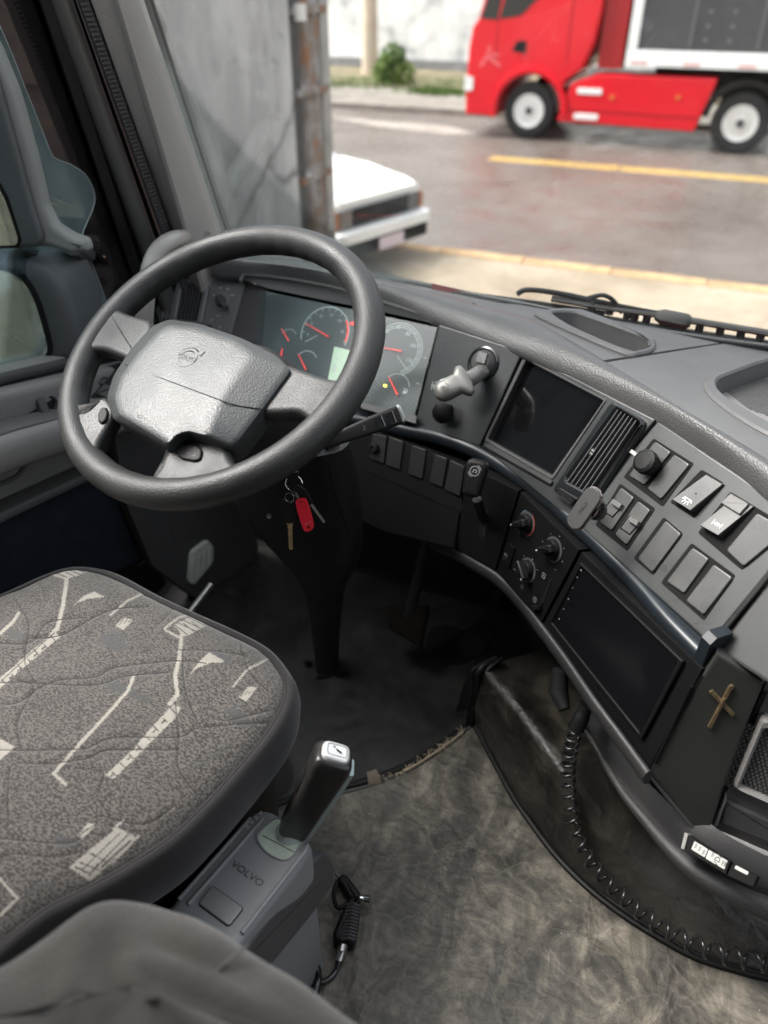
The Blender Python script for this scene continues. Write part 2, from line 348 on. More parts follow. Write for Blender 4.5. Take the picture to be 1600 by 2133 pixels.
MIDGREY = M('mid_grey_plastic', (.105, .103, .100), .50, .45, grain=('noise', 700, .06), var=(6, .1), rvar=.06)
DARKGREY = M('dark_grey_plastic', (.060, .059, .058), .55, .4, grain=('noise', 600, .08), var=(7, .1))
NAVY = M('navy_door_carpet', (.016, .021, .030), .85, .25, grain=('noise', 500, .25), var=(30, .2))
RIMM = M('worn_wheel_rubber', (.023, .024, .0235), .48, .45, grain=('leather', 520, .2), var=(28, .16), rvar=.12)
HUBM = M('wheel_pad_leather', (.044, .049, .048), .44, .55, grain=('leather', 470, .22), var=(22, .12), rvar=.06)
SILVER = M('silver_paint', (.42, .43, .42), .30, .5, metal=.85, rvar=.06)
CHROME = M('chrome', (.75, .75, .74), .14, .5, metal=1, rvar=.05)
STEEL = M('steel', (.55, .55, .53), .3, .5, metal=1, var=(60, .15))
BRASS = M('brass', (.45, .34, .19), .4, .5, metal=.9, var=(120, .35))
BRONZE = M('bronze_chrome', (.50, .42, .39), .15, .5, metal=1)
WHITEP = M('white_print', (.62, .62, .60), .6, .3)
GREYPR = M('grey_print', (.30, .30, .30), .6, .3)
DIMPR = M('dim_print', (.12, .12, .12), .6, .3)
REDTAG = M('red_tag', (.72, .010, .030), .35, .5)
REDPAINT = M('red_truck_paint', (.62, .005, .016), .28, .45, coat=.3, var=(1.5, .06))
CARWHITE = M('white_car_paint', (.80, .80, .77), .3, .5, coat=.4, var=(2, .04))
RAILWHITE = M('white_rail', (.72, .72, .70), .5, .4, var=(3, .1))
TYRE = M('tyre_rubber', (.022, .021, .021), .8, .3, var=(12, .2))
ALLOY = M('alloy_wheel', (.78, .78, .77), .28, .5, metal=.45, var=(9, .1))
TARP = M('dark_tarpaulin', (.060, .060, .064), .6, .4, var=(2, .15))
GLASSDK = M('dark_glass', (.02, .023, .025), .08, .6)
YELLOW = M('yellow_road_paint', (.52, .34, .09), .6, .4, var=(4, .25))
KERBY = M('worn_yellow_kerb', (.40, .27, .15), .85, .2, var=(2.2, .45))
PAVE = M('old_pavement', (.20, .18, .155), .85, .3, var=(1.6, .35), grain=('noise', 14, .5))
GRASS = M('grass_blades', (.10, .16, .045), .8, .2, var=(3, .4))
LEAF = M('bush_leaf', (.085, .15, .04), .7, .25, var=(5, .45))
POLEM = M('pole_concrete', (.55, .46, .36), .85, .3, var=(3, .15))
LAMPG = M('ribbed_lamp_lens', (.55, .56, .50), .2, .6, var=(30, .15))
CORDM = M('shiny_black_cord', (.016, .016, .016), .22, .6)
GOLD = M('worn_gold', (.27, .205, .12), .42, .5, metal=.75, var=(150, .4))
STRAW = M('frayed_backing', (.36, .30, .22), .9, .2, var=(90, .3))

# ================================================================== OUTSIDE
RZ = -.12
def struct(mb, name, mat, **k): return mb.build(name, mat, kind='structure', loc=(0, 0, 0), **k)
struct(MB().bb(-160, 160, 8.93, 19.95, RZ-.3, RZ), 'road', ROAD)
struct(MB().bb(-160, 160, -160, 8.70, -.42, 0), 'forecourt', GROUND)
struct(MB().bb(-160, 160, 19.95, 160, -.42, 0.0), 'far_pavement', PAVE)
kx = -30.0; k = 0
while kx < 30:
    l = 1.0; mb = MB().bb(kx+.006, kx+l-.006, 8.703, 8.927, RZ-.1, .012+RNG.uniform(-.004, .006), .015)
    ob = mb.build('kerb_stone', KERBY); ob['kind'] = 'structure'; kx += l
# worn double centre line
for dy in (0, .24):
    for (xa, xb) in ((-4.25, -1.9), (-1.86, 3.0), (3.06, 14)):
        struct(MB().bb(xa, xb, 14.93+dy, 15.05+dy, RZ-.001, RZ+.004), 'centre_line', YELLOW)
struct(MB().add([(-7.6, 17.6, RZ+.004), (-5.9, 17.25, RZ+.004), (-5.3, 17.6, RZ+.004), (-6.2, 18.3, RZ+.004), (-9.3, 18.5, RZ+.004)], [(0, 1, 2, 3, 4)]), 'concrete_patch', M('patch_concrete', (.27, .24, .21), .7, .4, var=(2, .2)))

# the yard wall on the left with its gate posts
yw = thing('yard_wall', (-3.4, 3.6, 0), 'tall stained grey concrete wall with long dark cracks beside the cab', 'wall')
MB().bb(-3.5, -3.3, -4, 5.96, 0, 3.6).build('wall_panel', WALLM, yw)
gp = thing('gate_post', (-3.4, 6.2, 0), 'rusty steel gate post standing at the end of the grey wall', 'post')
MB().bb(-3.47, -3.33, 6.0, 6.16, 0, 3.9).build('dark_channel', DARKGREY, gp)
MB().tube([(-3.36, 6.27, 0), (-3.36, 6.27, 3.9)], .05, 14).build('rusty_pipe', RUST, gp)
MB().bb(-3.45, -3.31, 6.36, 6.45, 0, 3.9).build('flat_bar', RUST, gp)
MB().bb(-3.46, -3.30, 6.48, 6.62, 0, 3.9, .01).build('grey_post', M('grey_post_paint', (.33, .32, .30), .7, .3, var=(4, .25)), gp)
for z in (.7, 1.25, 1.9, 2.45): MB().bb(-3.37, -3.285, 6.02, 6.56, z, z+.05).build('hinge', RUST, gp)
MB().tube([(-3.28, 6.1, 2.41), (-3.28, 6.1, 2.52)], .05, 12).build('insulator', M('white_insulator', (.7, .7, .68), .4), gp)

# far white wall, pole, bush, grass
fw = thing('far_wall', (-10, 28, 0), 'white peeling rendered wall on the far side of the road', 'wall')
MB().bb(-26, 14, 28.0, 28.4, .2, 6).build('render', PEEL, fw)
MB().bb(-26, 14, 27.93, 28.42, 0, .34).build('plinth', M('grey_plinth', (.24, .24, .24), .9, var=(2, .3)), fw)
wf = MB().bb(-10.75, -9.35, 27.97, 27.995, 2.45, 3.6).build('window', GLASSDK, fw)
for x in (-10.75, -10.05, -9.4): MB().bb(x, x+.06, 27.945, 27.972, 2.45, 3.6).build('frame', M('window_frame', (.3, .3, .3), .6), wf)
pl_ = thing('utility_pole', (-11.35, 25.6, 0), 'pale concrete utility pole standing on the far grass verge', 'pole')
MB().tube([(-11.35, 25.6, 0), (-11.35, 25.6, 4), (-11.35, 25.6, 9)], [.26, .22, .16], 16).build('pole_shaft', POLEM, pl_)
MB().tube([(-12.2, 25.6, 8.4), (-10.5, 25.6, 8.4)], .06, 8).build('crossarm', POLEM, pl_)
struct(MB().bb(-40, 20, 23.4, 27.9, -.1, .07), 'verge', M('verge_soil', (.21, .18, .12), .9, .2, var=(1.5, .4), grain=('noise', 12, .6)))
def leaves(name, c, rx, ry, rz, n, s, mat, **kw):
    mb = MB()
    for k in range(n):
        d = RNG.normal(size=3); d /= np.linalg.norm(d); r = RNG.uniform(.35, 1.05)**.6
        p = np.array(c)+d*np.array([rx, ry, rz])*r; p[2] = max(p[2], .03)
        a = nrm(RNG.normal(size=3)); b = nrm(np.cross(a, RNG.normal(size=3))); q = s*RNG.uniform(.6, 1.3)
        mb.add([p-a*q, p+b*q*.45, p+a*q, p-b*q*.45], [(0, 1, 2, 3)])
    return mb.build(name, mat, sharp=180, **kw)
bs = thing('bush', (-9.75, 23.8, 0), 'round green bush growing at the foot of the utility pole', 'bush')
LBR = M('bush_leaf_light', (.16, .22, .06), .7, .25, var=(5, .4))
for kx_, ky_, kz_, kr_, kn_, km_ in ((-9.85, 23.8, .42, .50, 420, LEAF), (-9.45, 23.75, .30, .36, 240, LBR), (-10.15, 23.85, .28, .34, 220, LBR), (-9.75, 23.7, .82, .34, 200, LEAF), (-9.95, 23.6, .6, .28, 120, LBR)): leaves('foliage', (kx_, ky_, kz_), kr_, kr_, kr_*.9, kn_, .085, km_, parent=bs)
for k in range(5): MB().tube([(-9.75, 23.8, 0), (-9.75+.25*cos(k*1.3), 23.8+.25*sin(k*1.3), .5)], .02, 6).build('stem', POLEM, bs)
mb = MB()
for k in range(4200):
    cl = [(-12.2, 22.8, .9), (-8.0, 22.7, 1.0), (-11, 23.9, 2.2), (-8, 24.5, 2.6), (-6, 23.2, .7), (-14, 24.3, 2.0)][k % 6]
    x = cl[0]+RNG.normal()*cl[2]*.45; y = max(20.2, cl[1]+RNG.normal()*cl[2]*.25); h = RNG.uniform(.08, .24); a = RNG.uniform(0, 6.3); w = .018
    tx, ty = RNG.normal(size=2)*.08
    mb.add([(x-w*cos(a), y-w*sin(a), 0), (x+w*cos(a), y+w*sin(a), 0), (x+tx, y+ty, h)], [(0, 1, 2)])
mb.build('grass', GRASS, kind='stuff', sharp=180, loc=(-10, 23, 0), label='tufts of green grass growing along the far verge', cat='grass')

# the white car, nose out of the yard
A0 = onz(700, 530, .30); B0 = onz(886, 470, .30)
ca = nrm((B0-A0)*A(1, 1, 0)); cf = A(ca[1], -ca[0], 0); CW = np.linalg.norm(B0-A0); co = A(A0[0], A0[1], 0)
def cp(x, y, z): return co+cf*x+ca*y+A(0, 0, z)
car = thing('parked_car', cp(-1.8, CW/2, 0), 'old white parked car with its square nose sticking out past the gate post', 'car')
def carloft(name, mat, secs, cap=True, b=0, parent=None):
    R = []
    for x, y0, y1, z0, z1, c in secs: R.append([cp(x, y0+c, z0), cp(x, y1-c, z0), cp(x, y1, z0+c), cp(x, y1, z1-c), cp(x, y1-c, z1), cp(x, y0+c, z1), cp(x, y0, z1-c), cp(x, y0, z0+c)])
    return MB().loft(R, True, cap, cap).build(name, mat, parent or car, sharp=25)
W2 = CW
carloft('body', CARWHITE, [(-3.9, .1, W2-.1, .42, .82, .05), (-3.7, .02, W2-.02, .30, .92, .06), (-1.25, 0, W2, .28, .90, .06), (-.9, 0, W2, .28, .885, .05), (-.25, .02, W2-.02, .30, .80, .05), (-.06, .05, W2-.05, .34, .765, .04)])
carloft('hood', CARWHITE, [(-1.22, .10, W2-.10, .86, .925, .02), (-.8, .09, W2-.09, .84, .905, .02), (-.2, .09, W2-.09, .76, .822, .02), (-.09, .11, W2-.11, .745, .802, .02), (-.035, .17, W2-.17, .735, .782, .02)])
carloft('cabin', CARWHITE, [(-3.6, .14, W2-.14, .88, .95, .03), (-3.2, .2, W2-.2, .88, 1.38, .06), (-2.0, .2, W2-.2, .88, 1.40, .06), (-1.25, .13, W2-.13, .86, .93, .03)])
f = Frame(cp(-1.6, W2/2, 1.17), ca, nrm(cf*.47+A(0, 0, .75)))
MB().prism(f, rnd([(-.55, -.32), (.55, -.32), (.48, .33), (-.48, .33)], .05), -.01, .012).build('windscreen', GLASSDK, car)
ff = Frame(cp(-.045, W2/2, .60), ca, cf)
g = MB().prism(ff, [(-W2*.30, -.085), (W2*.30, -.085), (W2*.30, .09), (-W2*.30, .09)], 0, .02).build('grille', BLACK, car)
for k in range(5): MB().prism(ff, [(-W2*.295, -.07+k*.033), (W2*.295, -.07+k*.033), (W2*.295, -.058+k*.033), (-W2*.295, -.058+k*.033)], .02, .028).build('grille_bar', DARKGREY, g)
for s in (-1, 1):
    hl = MB().prism(ff, [(s*W2*.305, -.085), (s*W2*.435, -.085), (s*W2*.435, .09), (s*W2*.305, .09)], -.01, .025, .01).build('headlight', M('headlight_glass', (.16, .15, .15), .12, .6, metal=.3), car)
    MB().prism(ff, [(s*W2*.44, -.085), (s*W2*.48, -.085), (s*W2*.48, .09), (s*W2*.44, .09)], -.02, .02, .005).build('indicator', M('orange_lens', (.35, .13, .06), .3), hl)
carloft('bumper', CARWHITE, [(-.10, -.02, W2+.02, .37, .50, .02), (.05, -.01, W2+.01, .37, .50, .02), (.09, .05, W2-.05, .385, .485, .02)])
carloft('lower_bumper', BLACK, [(-.10, 0, W2, .22, .368, .02), (.04, .02, W2-.02, .22, .368, .02)])
MB().box(cp(.10, W2*.52, .30), .20, .006, .065, X=ca, Z=A(0, 0, 1)).build('number_plate', M('pale_pink_plate', (.62, .52, .55), .5), car)
for x, y in ((-.75, .02), (-.75, W2-.02), (-3.05, .02), (-3.05, W2-.02)):
    wz = MB().lathe(cp(x, y, .29)-ca*.09, ca, [(.0, 0), (.18, 0), (.27, .01), (.29, .03), (.29, .15), (.27, .17), (.18, .18), (0, .18)], 24).build('wheel', TYRE, car)
    MB().lathe(cp(x, y, .29)-ca*.1, ca, [(0, 0), (.16, .005), (.175, .02), (.175, .18), (.16, .195), (0, .2)], 20).build('rim', STEEL, wz)

# the red tractor unit and its trailer across the road
TY = 17.25
tf = Frame(A(0, TY, 0), A(1, 0, 0), A(0, -1, 0))
def tp(L): return [(ony(u, v, TY)[0], ony(u, v, TY)[2]) for u, v in L]
tr = thing('red_truck', (-3, TY+1.2, RZ), 'bright red articulated lorry tractor parked across the road', 'truck')
fwc = (ony(1100, 228, TY)[0], RZ+.53); rwc = (ony(1544, 247, TY)[0], RZ+.53)
x0 = ony(967, 230, TY)[0]; xr = ony(1238, 125, TY)[0]
prof = [(x0+.02, .28), (x0, .75), (x0+.02, 1.5), (x0+.08, 1.85), (x0+.20, 2.0), (x0+.52, 3.2), (x0+.75, 3.75), (xr-.05, 3.85), (xr+.02, 3.2), (xr+.02, 2.2), (xr-.04, 1.65), (xr-.22, 1.18), (xr-.55, .95), (fwc[0]+.72, .95)]
ar = arcpts(fwc, .68, 35, 180, 12)
prof2 = prof+ar+[(fwc[0]-.70, .28)]
def tprism(name, mat, p, y0, y1, parent, b=0): return MB().prism(Frame(A(0, TY, 0), A(1, 0, 0), A(0, -1, 0)), p, -y1, -y0, b, 2).build(name, mat, parent, sharp=30)
cab = tprism('cab', REDPAINT, prof2, 0, 2.45, tr, .05)
# side window and windscreen wrap
win = [(x0+.62, 1.98), (x0+1.05, 2.05), (x0+1.45, 2.42), (x0+1.95, 2.55), (x0+1.95, 3.3), (x0+.95, 3.3)]
tprism('side_window', GLASSDK, rnd(win, .05), -.012, .02, cab)
tprism('corner_glass', GLASSDK, [(x0+.24, 1.99), (x0+.58, 1.97), (x0+.80, 3.2), (x0+.62, 3.2)], -.012, .02, cab)
tprism('windscreen', GLASSDK, [(x0+.165, 1.99), (x0+.20, 1.99), (x0+.53, 3.15), (x0+.49, 3.15)], .12, 2.33, cab)
tprism('door_seam', BLACK, [(x0+.60, 1.2), (x0+.612, 1.2), (x0+.612, 2.0), (x0+.60, 2.0)], -.004, .02, cab)
tprism('door_seam', BLACK, [(x0+2.02, 1.3), (x0+2.032, 1.3), (x0+2.032, 3.3), (x0+2.02, 3.3)], -.004, .02, cab)
hc = (ony(1083, 97, TY)[0], ony(1083, 97, TY)[2]); dh = tprism('door_handle', BLACK, rnd([(hc[0]-.16, hc[1]-.07), (hc[0]+.13, hc[1]-.12), (hc[0]+.13, hc[1]+.10), (hc[0]-.05, hc[1]+.10)], .03), -.02, .03, cab, .01)
lg = (ony(1015, 120, TY)[0], ony(1015, 120, TY)[2])
bdm = M('faded_badge', (.66, .12, .13), .4)
for q in ([(-.16, -.14), (-.10, -.17), (.02, .0), (-.03, .03)], [(-.02, .02), (.03, .0), (.06, .20), (.02, .22)], [(.0, .0), (.26, -.16), (.30, -.12), (.05, .05)], [(.08, .06), (.22, .02), (.24, .06), (.10, .10)]): tprism('badge_stroke', bdm, [(lg[0]+x, lg[1]+z) for x, z in q], -.008, .02, cab)
tprism('front_lamp', RAILWHITE, rnd([(x0-.02, .72), (x0+.16, .74), (x0+.16, .98), (x0-.02, 1.0)], .03), -.02, .3, cab)
tprism('front_grille', BLACK, [(x0-.015, .95), (x0+.06, .95), (x0+.10, 1.75), (x0+.02, 1.75)], .3, 2.1, cab)
# mud guard lip
MB().loft([[tf.pt(q, h) for q in arcpts(fwc, r, 0, 190, 18)] for r, h in ((.66, .0), (.70, .05), (.78, .05), (.80, .0))], False).build('wheel_arch', REDPAINT, cab)
sk = tp([(1156, 190), (1487, 180), (1456, 289), (1150, 283)])
sk = [(fwc[0]+.60, RZ+.38), (rwc[0]-.78, RZ+.34), (rwc[0]-.55, 1.12), (fwc[0]+1.3, 1.12), (fwc[0]+.80, .95)]
skirt = tprism('side_skirt', REDPAINT, rnd(sk, .06), .02, .7, tr, .03)
tprism('step_line', BLACK, [(fwc[0]+.62, .47), (rwc[0]-.75, .45), (rwc[0]-.75, .462), (fwc[0]+.62, .482)], .012, .05, skirt)
for u, v in ((1228, 190), (1220, 243)):
    c = ony(u, v, TY); tprism('step_plate', RAILWHITE, rnd([(c[0]-.24, c[2]-.055), (c[0]+.24, c[2]-.055), (c[0]+.24, c[2]+.05), (c[0]-.24, c[2]+.05)], .02), -.01, .05, skirt, .008)
for u, v in ((1275, 203), (1412, 203)):
    c = ony(u, v, TY); tprism('marker_lamp', M('amber_lens', (.55, .14, .03), .3), circ((c[0], c[2]), .05, 14, .04), -.005, .05, skirt)
def bigwheel(c, y, parent, front):
    o = A(c[0], y, c[1]); ax = A(0, 1, 0)
    t = MB().lathe(o, ax, [(.30, .02), (.34, 0), (.47, .0), (.515, .03), (.525, .07), (.525, .25), (.515, .29), (.3, .30)], 40).build('wheel', TYRE, parent)
    pr = [(0, .02), (.10, .015), (.11, .05), (.20, .06), (.27, .045), (.285, .0), (.31, .0), (.315, .03)] if front else [(0, -.01), (.09, -.01), (.10, .06), (.18, .10), (.24, .12), (.28, .03), (.285, .0), (.31, 0), (.315, .03)]
    MB().lathe(o-ax*.012, ax, pr, 40).build('rim', ALLOY, t)
    for k in range(10):
        a = k*pi/5; p = o+A(.155*cos(a), 0, .155*sin(a)); MB().lathe(p-ax*(.01), ax, [(0, 0), (.018, .0), (.018, .08)], 8).build('wheel_nut', STEEL, t)
    MB().lathe(o-ax*(.004 if front else .03), ax, [(0, 0), (.075, 0), (.085, .02), (.085, .07)], 20).build('hub_cap', DARKGREY, t)
    for k in range(10):
        a = (k+.5)*pi/5; p = o+A(.225*cos(a), 0, .225*sin(a)); MB().lathe(p+ax*(.025 if front else .05), ax, [(0, 0), (.040, 0), (.040, .06)], 10).build('hand_hole', BLACK, t)
bigwheel(fwc, TY+.06, tr, True); bigwheel(rwc, TY+.03, tr, False); bigwheel((fwc[0], fwc[1]), TY+2.1, tr, True); bigwheel((rwc[0], rwc[1]), TY+2.1, tr, False)
MB().loft([[tf.pt(q, h) for q in arcpts(rwc, r, 8, 172, 20)] for r, h in ((.60, -.65), (.60, .02), (.63, .04), (.70, .04), (.72, .0), (.72, -.65))], False).build('rear_mudguard', BLACK, tr)
MB().bb(xr-.2, 2.6, TY+.75, TY+1.7, .75, 1.0).build('chassis', BLACK, tr)
MB().bb(xr+.05, xr+.5, TY+.15, TY+2.3, 1.2, 3.2).build('cab_rear_panel', M('dark_red_paint', (.30, .008, .010), .4), tr)
for k in range(3): MB().tube([(xr+.55, TY+.5+k*.1, 1.9), (xr+.75, TY+.55+k*.1, 1.3), (xr+1.0, TY+.6+k*.1, 1.7)], .02, 6).build('air_hose', REDPAINT, tr)
tl = thing('trailer', (4, TY+1.2, RZ), 'dark curtain sided trailer with white frame coupled behind the red lorry', 'trailer')
tx = ony(1306, 110, TY)[0]; z0 = ony(1310, 137, TY)[2]; z1 = ony(1310, 103, TY)[2]; tx2 = ony(1337, 40, TY)[0]
MB().bb(tx, tx+13.2, TY-.03, TY+2.5, z0, z1, .01).build('side_rail', RAILWHITE, tl)
MB().bb(tx, tx2, TY-.03, TY+2.5, z1+.002, 4.0, .01).build('front_post', RAILWHITE, tl)
cu = MB().bb(tx2+.002, tx+13.1, TY, TY+2.47, z1+.002, 3.95).build('curtain', TARP, tl)
MB().bb(tx, tx+13.2, TY-.02, TY+2.5, 3.952, 4.05).build('roof_rail', RAILWHITE, tl)
for k in range(6):
    x = tx2+.9+k*1.15
    MB().bb(x, x+.05, TY-.012, TY-.002, z1+.06, 3.9).build('strap', M('strap_grey', (.11, .11, .115), .6), cu)
    mb = MB()
    for j in range(11):
        z = z1+.15+j*.22; mb.bb(x+.25, x+.30, TY-.008, TY-.001, z, z+.05); mb.bb(x+.66, x+.71, TY-.008, TY-.001, z, z+.05)
    mb.build('eyelet', M('eyelet_grey', (.17, .17, .18), .5), cu)
for k in range(9): MB().bb(tx+.1+k*.95, tx+.4+k*.95, TY-.036, TY-.03, z0+.03, z0+.08).build('reflector', M('faded_red_reflector', (.60, .32, .30), .5), tl)
MB().bb(tx+.5, tx+13, TY+.7, TY+1.8, z0-.35, z0-.01).build('underframe', BLACK, tl)
for x in (9.3, 10.6): bigwheel((x, RZ+.53), TY+.03, tl, False); bigwheel((x, RZ+.53), TY+2.0, tl, False)
MB().tube([(tx+2.9, TY+.3, RZ), (tx+2.9, TY+.3, z0)], .06, 8).build('landing_leg', STEEL, tl)
# ================================================================== CAB SHELL
FZ = 1.5
def at(p0, p1, z):
    t = (z-p0[2])/(p1[2]-p0[2]); return p0+(p1-p0)*t
def rail(pt, pb, x, z0=1.9, z1=3.1):
    a, b = onx(*pt, x), onx(*pb, x); return at(b, a, z0), at(b, a, z1)
struct(MB().bb(-1.12, 1.2, -1.0, 1.36, FZ-.07, FZ-.008), 'cab_floor', BLACK)
struct(MB().bb(-1.12, 1.2, 1.345, 1.385, 1.30, 2.10), 'cab_firewall', BLACK)
struct(MB().bb(-1.2, 1.2, 1.06, 1.22, 3.12, 3.17, .01), 'cab_roof', GREYP)  # front strip only; the roof behind it is left open to let light in
CABIN = M('dark_cab_lining', (.020, .020, .021), .8, .2, var=(3, .1))
struct(MB().bb(-1.2, 1.2, -.82, -.78, 1.40, 3.0), 'cab_rear_wall', CABIN)
struct(MB().bb(-1.2, 1.2, -.82, .26, 3.002, 3.05), 'cab_rear_shade_roof', CABIN)  # unseen rear roof piece, extended forward to shade the interior
struct(MB().bb(1.2, 1.24, -.82, 1.36, 1.2, 2.12), 'cab_right_wall', CABIN)
struct(MB().bb(-1.16, -1.12, -.78, -.12, 1.40, 3.0), 'cab_side_wall', CABIN)
struct(MB().bb(-1.16, -1.122, -.12, 1.36, 1.2, 1.72), 'cab_step_well', BLACK)
cowl = thing('cab_front', (0, 1.5, 1.3), 'red painted front bodywork of the cab below the windscreen', 'bodywork')
MB().bb(-1.2, 1.25, 1.40, 1.56, 1.2, 1.96, .02).build('front_panel', REDPAINT, cowl)
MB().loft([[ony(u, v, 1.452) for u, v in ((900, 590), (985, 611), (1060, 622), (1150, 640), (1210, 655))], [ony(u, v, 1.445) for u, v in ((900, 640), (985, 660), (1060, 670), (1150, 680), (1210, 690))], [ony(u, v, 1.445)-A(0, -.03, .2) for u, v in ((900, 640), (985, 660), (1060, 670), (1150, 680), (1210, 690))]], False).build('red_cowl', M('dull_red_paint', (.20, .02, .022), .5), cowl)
# windscreen pane
ws = thing('windscreen', (0, 1.42, 2.17), 'clear wide windscreen pane above the dashboard', 'windscreen')
WSY = lambda z: 1.425-.36*(z-2.17)
wf_ = Frame(A(0, WSY(2.6), 2.6), A(1, 0, 0), nrm(A(0, -1, -.36)))
MB().prism(wf_, [(-1.02, -.46), (1.2, -.46), (1.2, .56), (-.93, .56)], -.003, .003).build('pane', glass('windscreen_glass', (.96, .975, .97), .03), ws)

# windscreen pillar trim on the driver's side
pil = thing('windscreen_pillar', (-1.0, 1.4, 1.9), 'grey grained windscreen pillar trim between door window and windscreen', 'pillar')
def strip(name, mat, rails, parent, close=False, z0=1.95, **k):
    R = [[], []]
    for (pt, pb, x) in rails:
        a, b = rail(pt, pb, x, z0); R[0].append(a); R[1].append(b)
    rows = [[R[0][i]*(1-t)+R[1][i]*t for i in range(len(rails))] for t in np.linspace(0, 1, 14)]
    return MB().loft(rows, close).build(name, mat, parent, **k)
PM = M('pillar_vinyl', (.36, .345, .32), .50, .4, grain=('leather', 300, .35), var=(4, .08))
strip('trim', PM, [((300, 0), (461, 480), -.985), ((292, 0), (452, 480), -.972), ((282, 0), (440, 480), -.966), ((262, 0), (410, 475), -.968), ((246, 0), (388, 470), -.975), ((240, 0), (380, 470), -.983), ((234, 0), (374, 470), -1.0), ((190, 0), (356, 468), -1.03), ((186, 0), (352, 468), -1.05)], pil)
strip('screen_seal', BLACK, [((311, 0), (470, 480), -1.0), ((308, 0), (467, 480), -.985), ((304, 0), (464, 480), -.985), ((300, 0), (461, 480), -.992)], pil)
strip('screen_edge', BLACK, [((318, -6), (473, 478), -1.0), ((311, 0), (469, 480), -1.0)], pil)
strip('frame_backing', BLACK, [((70, 0), (236, 480), -1.118), ((186, 0), (354, 468), -1.07)], pil, z0=1.9)
rb = strip('ribbed_seal', M('rib_rubber', (.085, .083, .082), .6, .4), [((186, 0), (354, 468), -1.04), ((182, 0), (350, 466), -1.03), ((166, 0), (332, 462), -1.03), ((160, 0), (326, 460), -1.05)], pil)
a0, a1 = rail((183, 0), (350, 466), -1.026, 2.27, 3.1); b0, b1 = rail((165, 0), (331, 462), -1.026, 2.27, 3.1)
NR = 118; seg = (a1-a0)/NR
for k in range(NR):
    p = a0+(a1-a0)*(k+.5)/NR; q = b0+(b1-b0)*(k+.5)/NR; d = nrm(a1-a0)
    MB().box((p+q)/2, np.linalg.norm(q-p)*.46, np.linalg.norm(seg)*.30, .0018, X=q-p, Z=np.cross(q-p, d)*(1 if np.dot(np.cross(q-p, d), CAM-p) > 0 else -1), b=.0008).build('rib', bpy.data.materials['rib_rubber'], rb)
cap = onx(432, 493, -.966); MB().lathe(cap-A(.004, 0, 0), A(1, -.35, .1), [(0, 0), (.0125, 0), (.0125, .004), (.011, .006), (0, .0065)], 24).build('screw_cap', M('cap_plastic', (.22, .21, .19), .5), pil)
# lower pillar cover with lamp, kick panel
kf = Frame(onx(400, 1100, -.95), A(0, 1, 0), A(1, -.25, .12))
lp = MB().prism(kf, kf.px([(238, 900), (470, 900), (540, 1140), (500, 1330), (425, 1260), (318, 1180), (262, 1045)]), -.03, 0, .004).build('lower_cover', DARKGREY, pil)
MB().prism(kf, kf.px([(342, 1060), (410, 1072), (430, 1112), (364, 1126)]), 0, .002, .001).build('access_panel', DARKGREY, lp)
lpx = [(394, 1148), (428, 1122), (441, 1136), (440, 1170), (400, 1218), (388, 1208)]
ln = MB().prism(kf, rnd(ccw(kf.px(lpx)), .01), -.002, .010, .005).build('step_lamp', LAMPG, pil)
for k in range(4):
    a = kf.loc(398+k*11, 1160-k*8); b = kf.loc(397+k*11, 1196-k*9)
    MB().prism(kf, [(a[0]-.0022, a[1]), (a[0]+.0022, a[1]), (b[0]+.0022, b[1]), (b[0]-.0022, b[1])], .009, .013, .002).build('lens_rib', LAMPG, ln)
s0, s1 = dep(396, 1275, 1.32), dep(440, 1218, 1.36)
MB().tube([s0, s1], .006, 8).build('sill_strip', STEEL, pil)
# grab handle
gh = [onx(u, v, x) for u, v, x in ((383, 496, -.985), (362, 500, -.955), (338, 514, -.945), (320, 540, -.945), (309, 580, -.945), (303, 630, -.95), (300, 690, -.965), (302, 720, -.99))]
MB().tube(smooth_path(gh, 8), .0165, 16).build('grab_handle', M('handle_plastic', (.34, .325, .30), .33, .5, var=(8, .1)), loc=gh[3], label='curved grey grab handle at the foot of the windscreen pillar', cat='handle')

# ------------------------------------------------------------------ driver's door
door = thing('driver_door', (-1.1, .6, FZ), "driver's door with tinted window, grey padded panel and navy lower carpet", 'door')
DX = -1.06
df = Frame(onx(100, 900, DX), A(0, 1, 0), A(1, 0, 0))
MB().prism(df, df.px([(-420, 872), (0, 776), (250, 716), (330, 690), (330, 880), (262, 1045), (-420, 1290)]), -.05, 0, .004).build('panel', GREYP, door)
def bar(name, mat, pts, x, hw, hh, b, parent, **k):
    P = [onx(u, v, x) for u, v in pts]; R = []
    for i, p in enumerate(P):
        q = rnd([(-hw, -hh), (hw, -hh), (hw, hh), (-hw, hh)], b, 3); R.append([p+A(a, 0, c) for a, c in q])
    return MB().loft(R, True, True, True).build(name, mat, parent, **k)
bar('sill', DARKGREY, [(-420, 885), (0, 782), (122, 754), (330, 700)], -1.075, .024, .009, .007, door)
bar('sill_groove', BLACK, [(-420, 902), (0, 801), (122, 771), (330, 716)], -1.058, .006, .011, .002, door)
bar('upper_ledge', GREYP, [(-420, 960), (0, 846), (130, 812), (330, 765)], -1.045, .022, .030, .014, door)
bar('armrest', GREYP, [(-420, 1075), (0, 925), (60, 908), (130, 888), (215, 862), (330, 835)], -1.015, .055, .034, .026, door)
bar('armrest_edge', MIDGREY, [(-420, 1012), (0, 884), (130, 852), (330, 808)], -1.02, .045, .006, .005, door)
bar('lower_moulding', MIDGREY, [(-420, 1272), (0, 1064), (82, 1026), (161, 990), (262, 946)], -1.04, .026, .0095, .008, door)
cf_ = Frame(onx(100, 1100, -1.035), A(0, 1, 0), A(1, 0, .06))
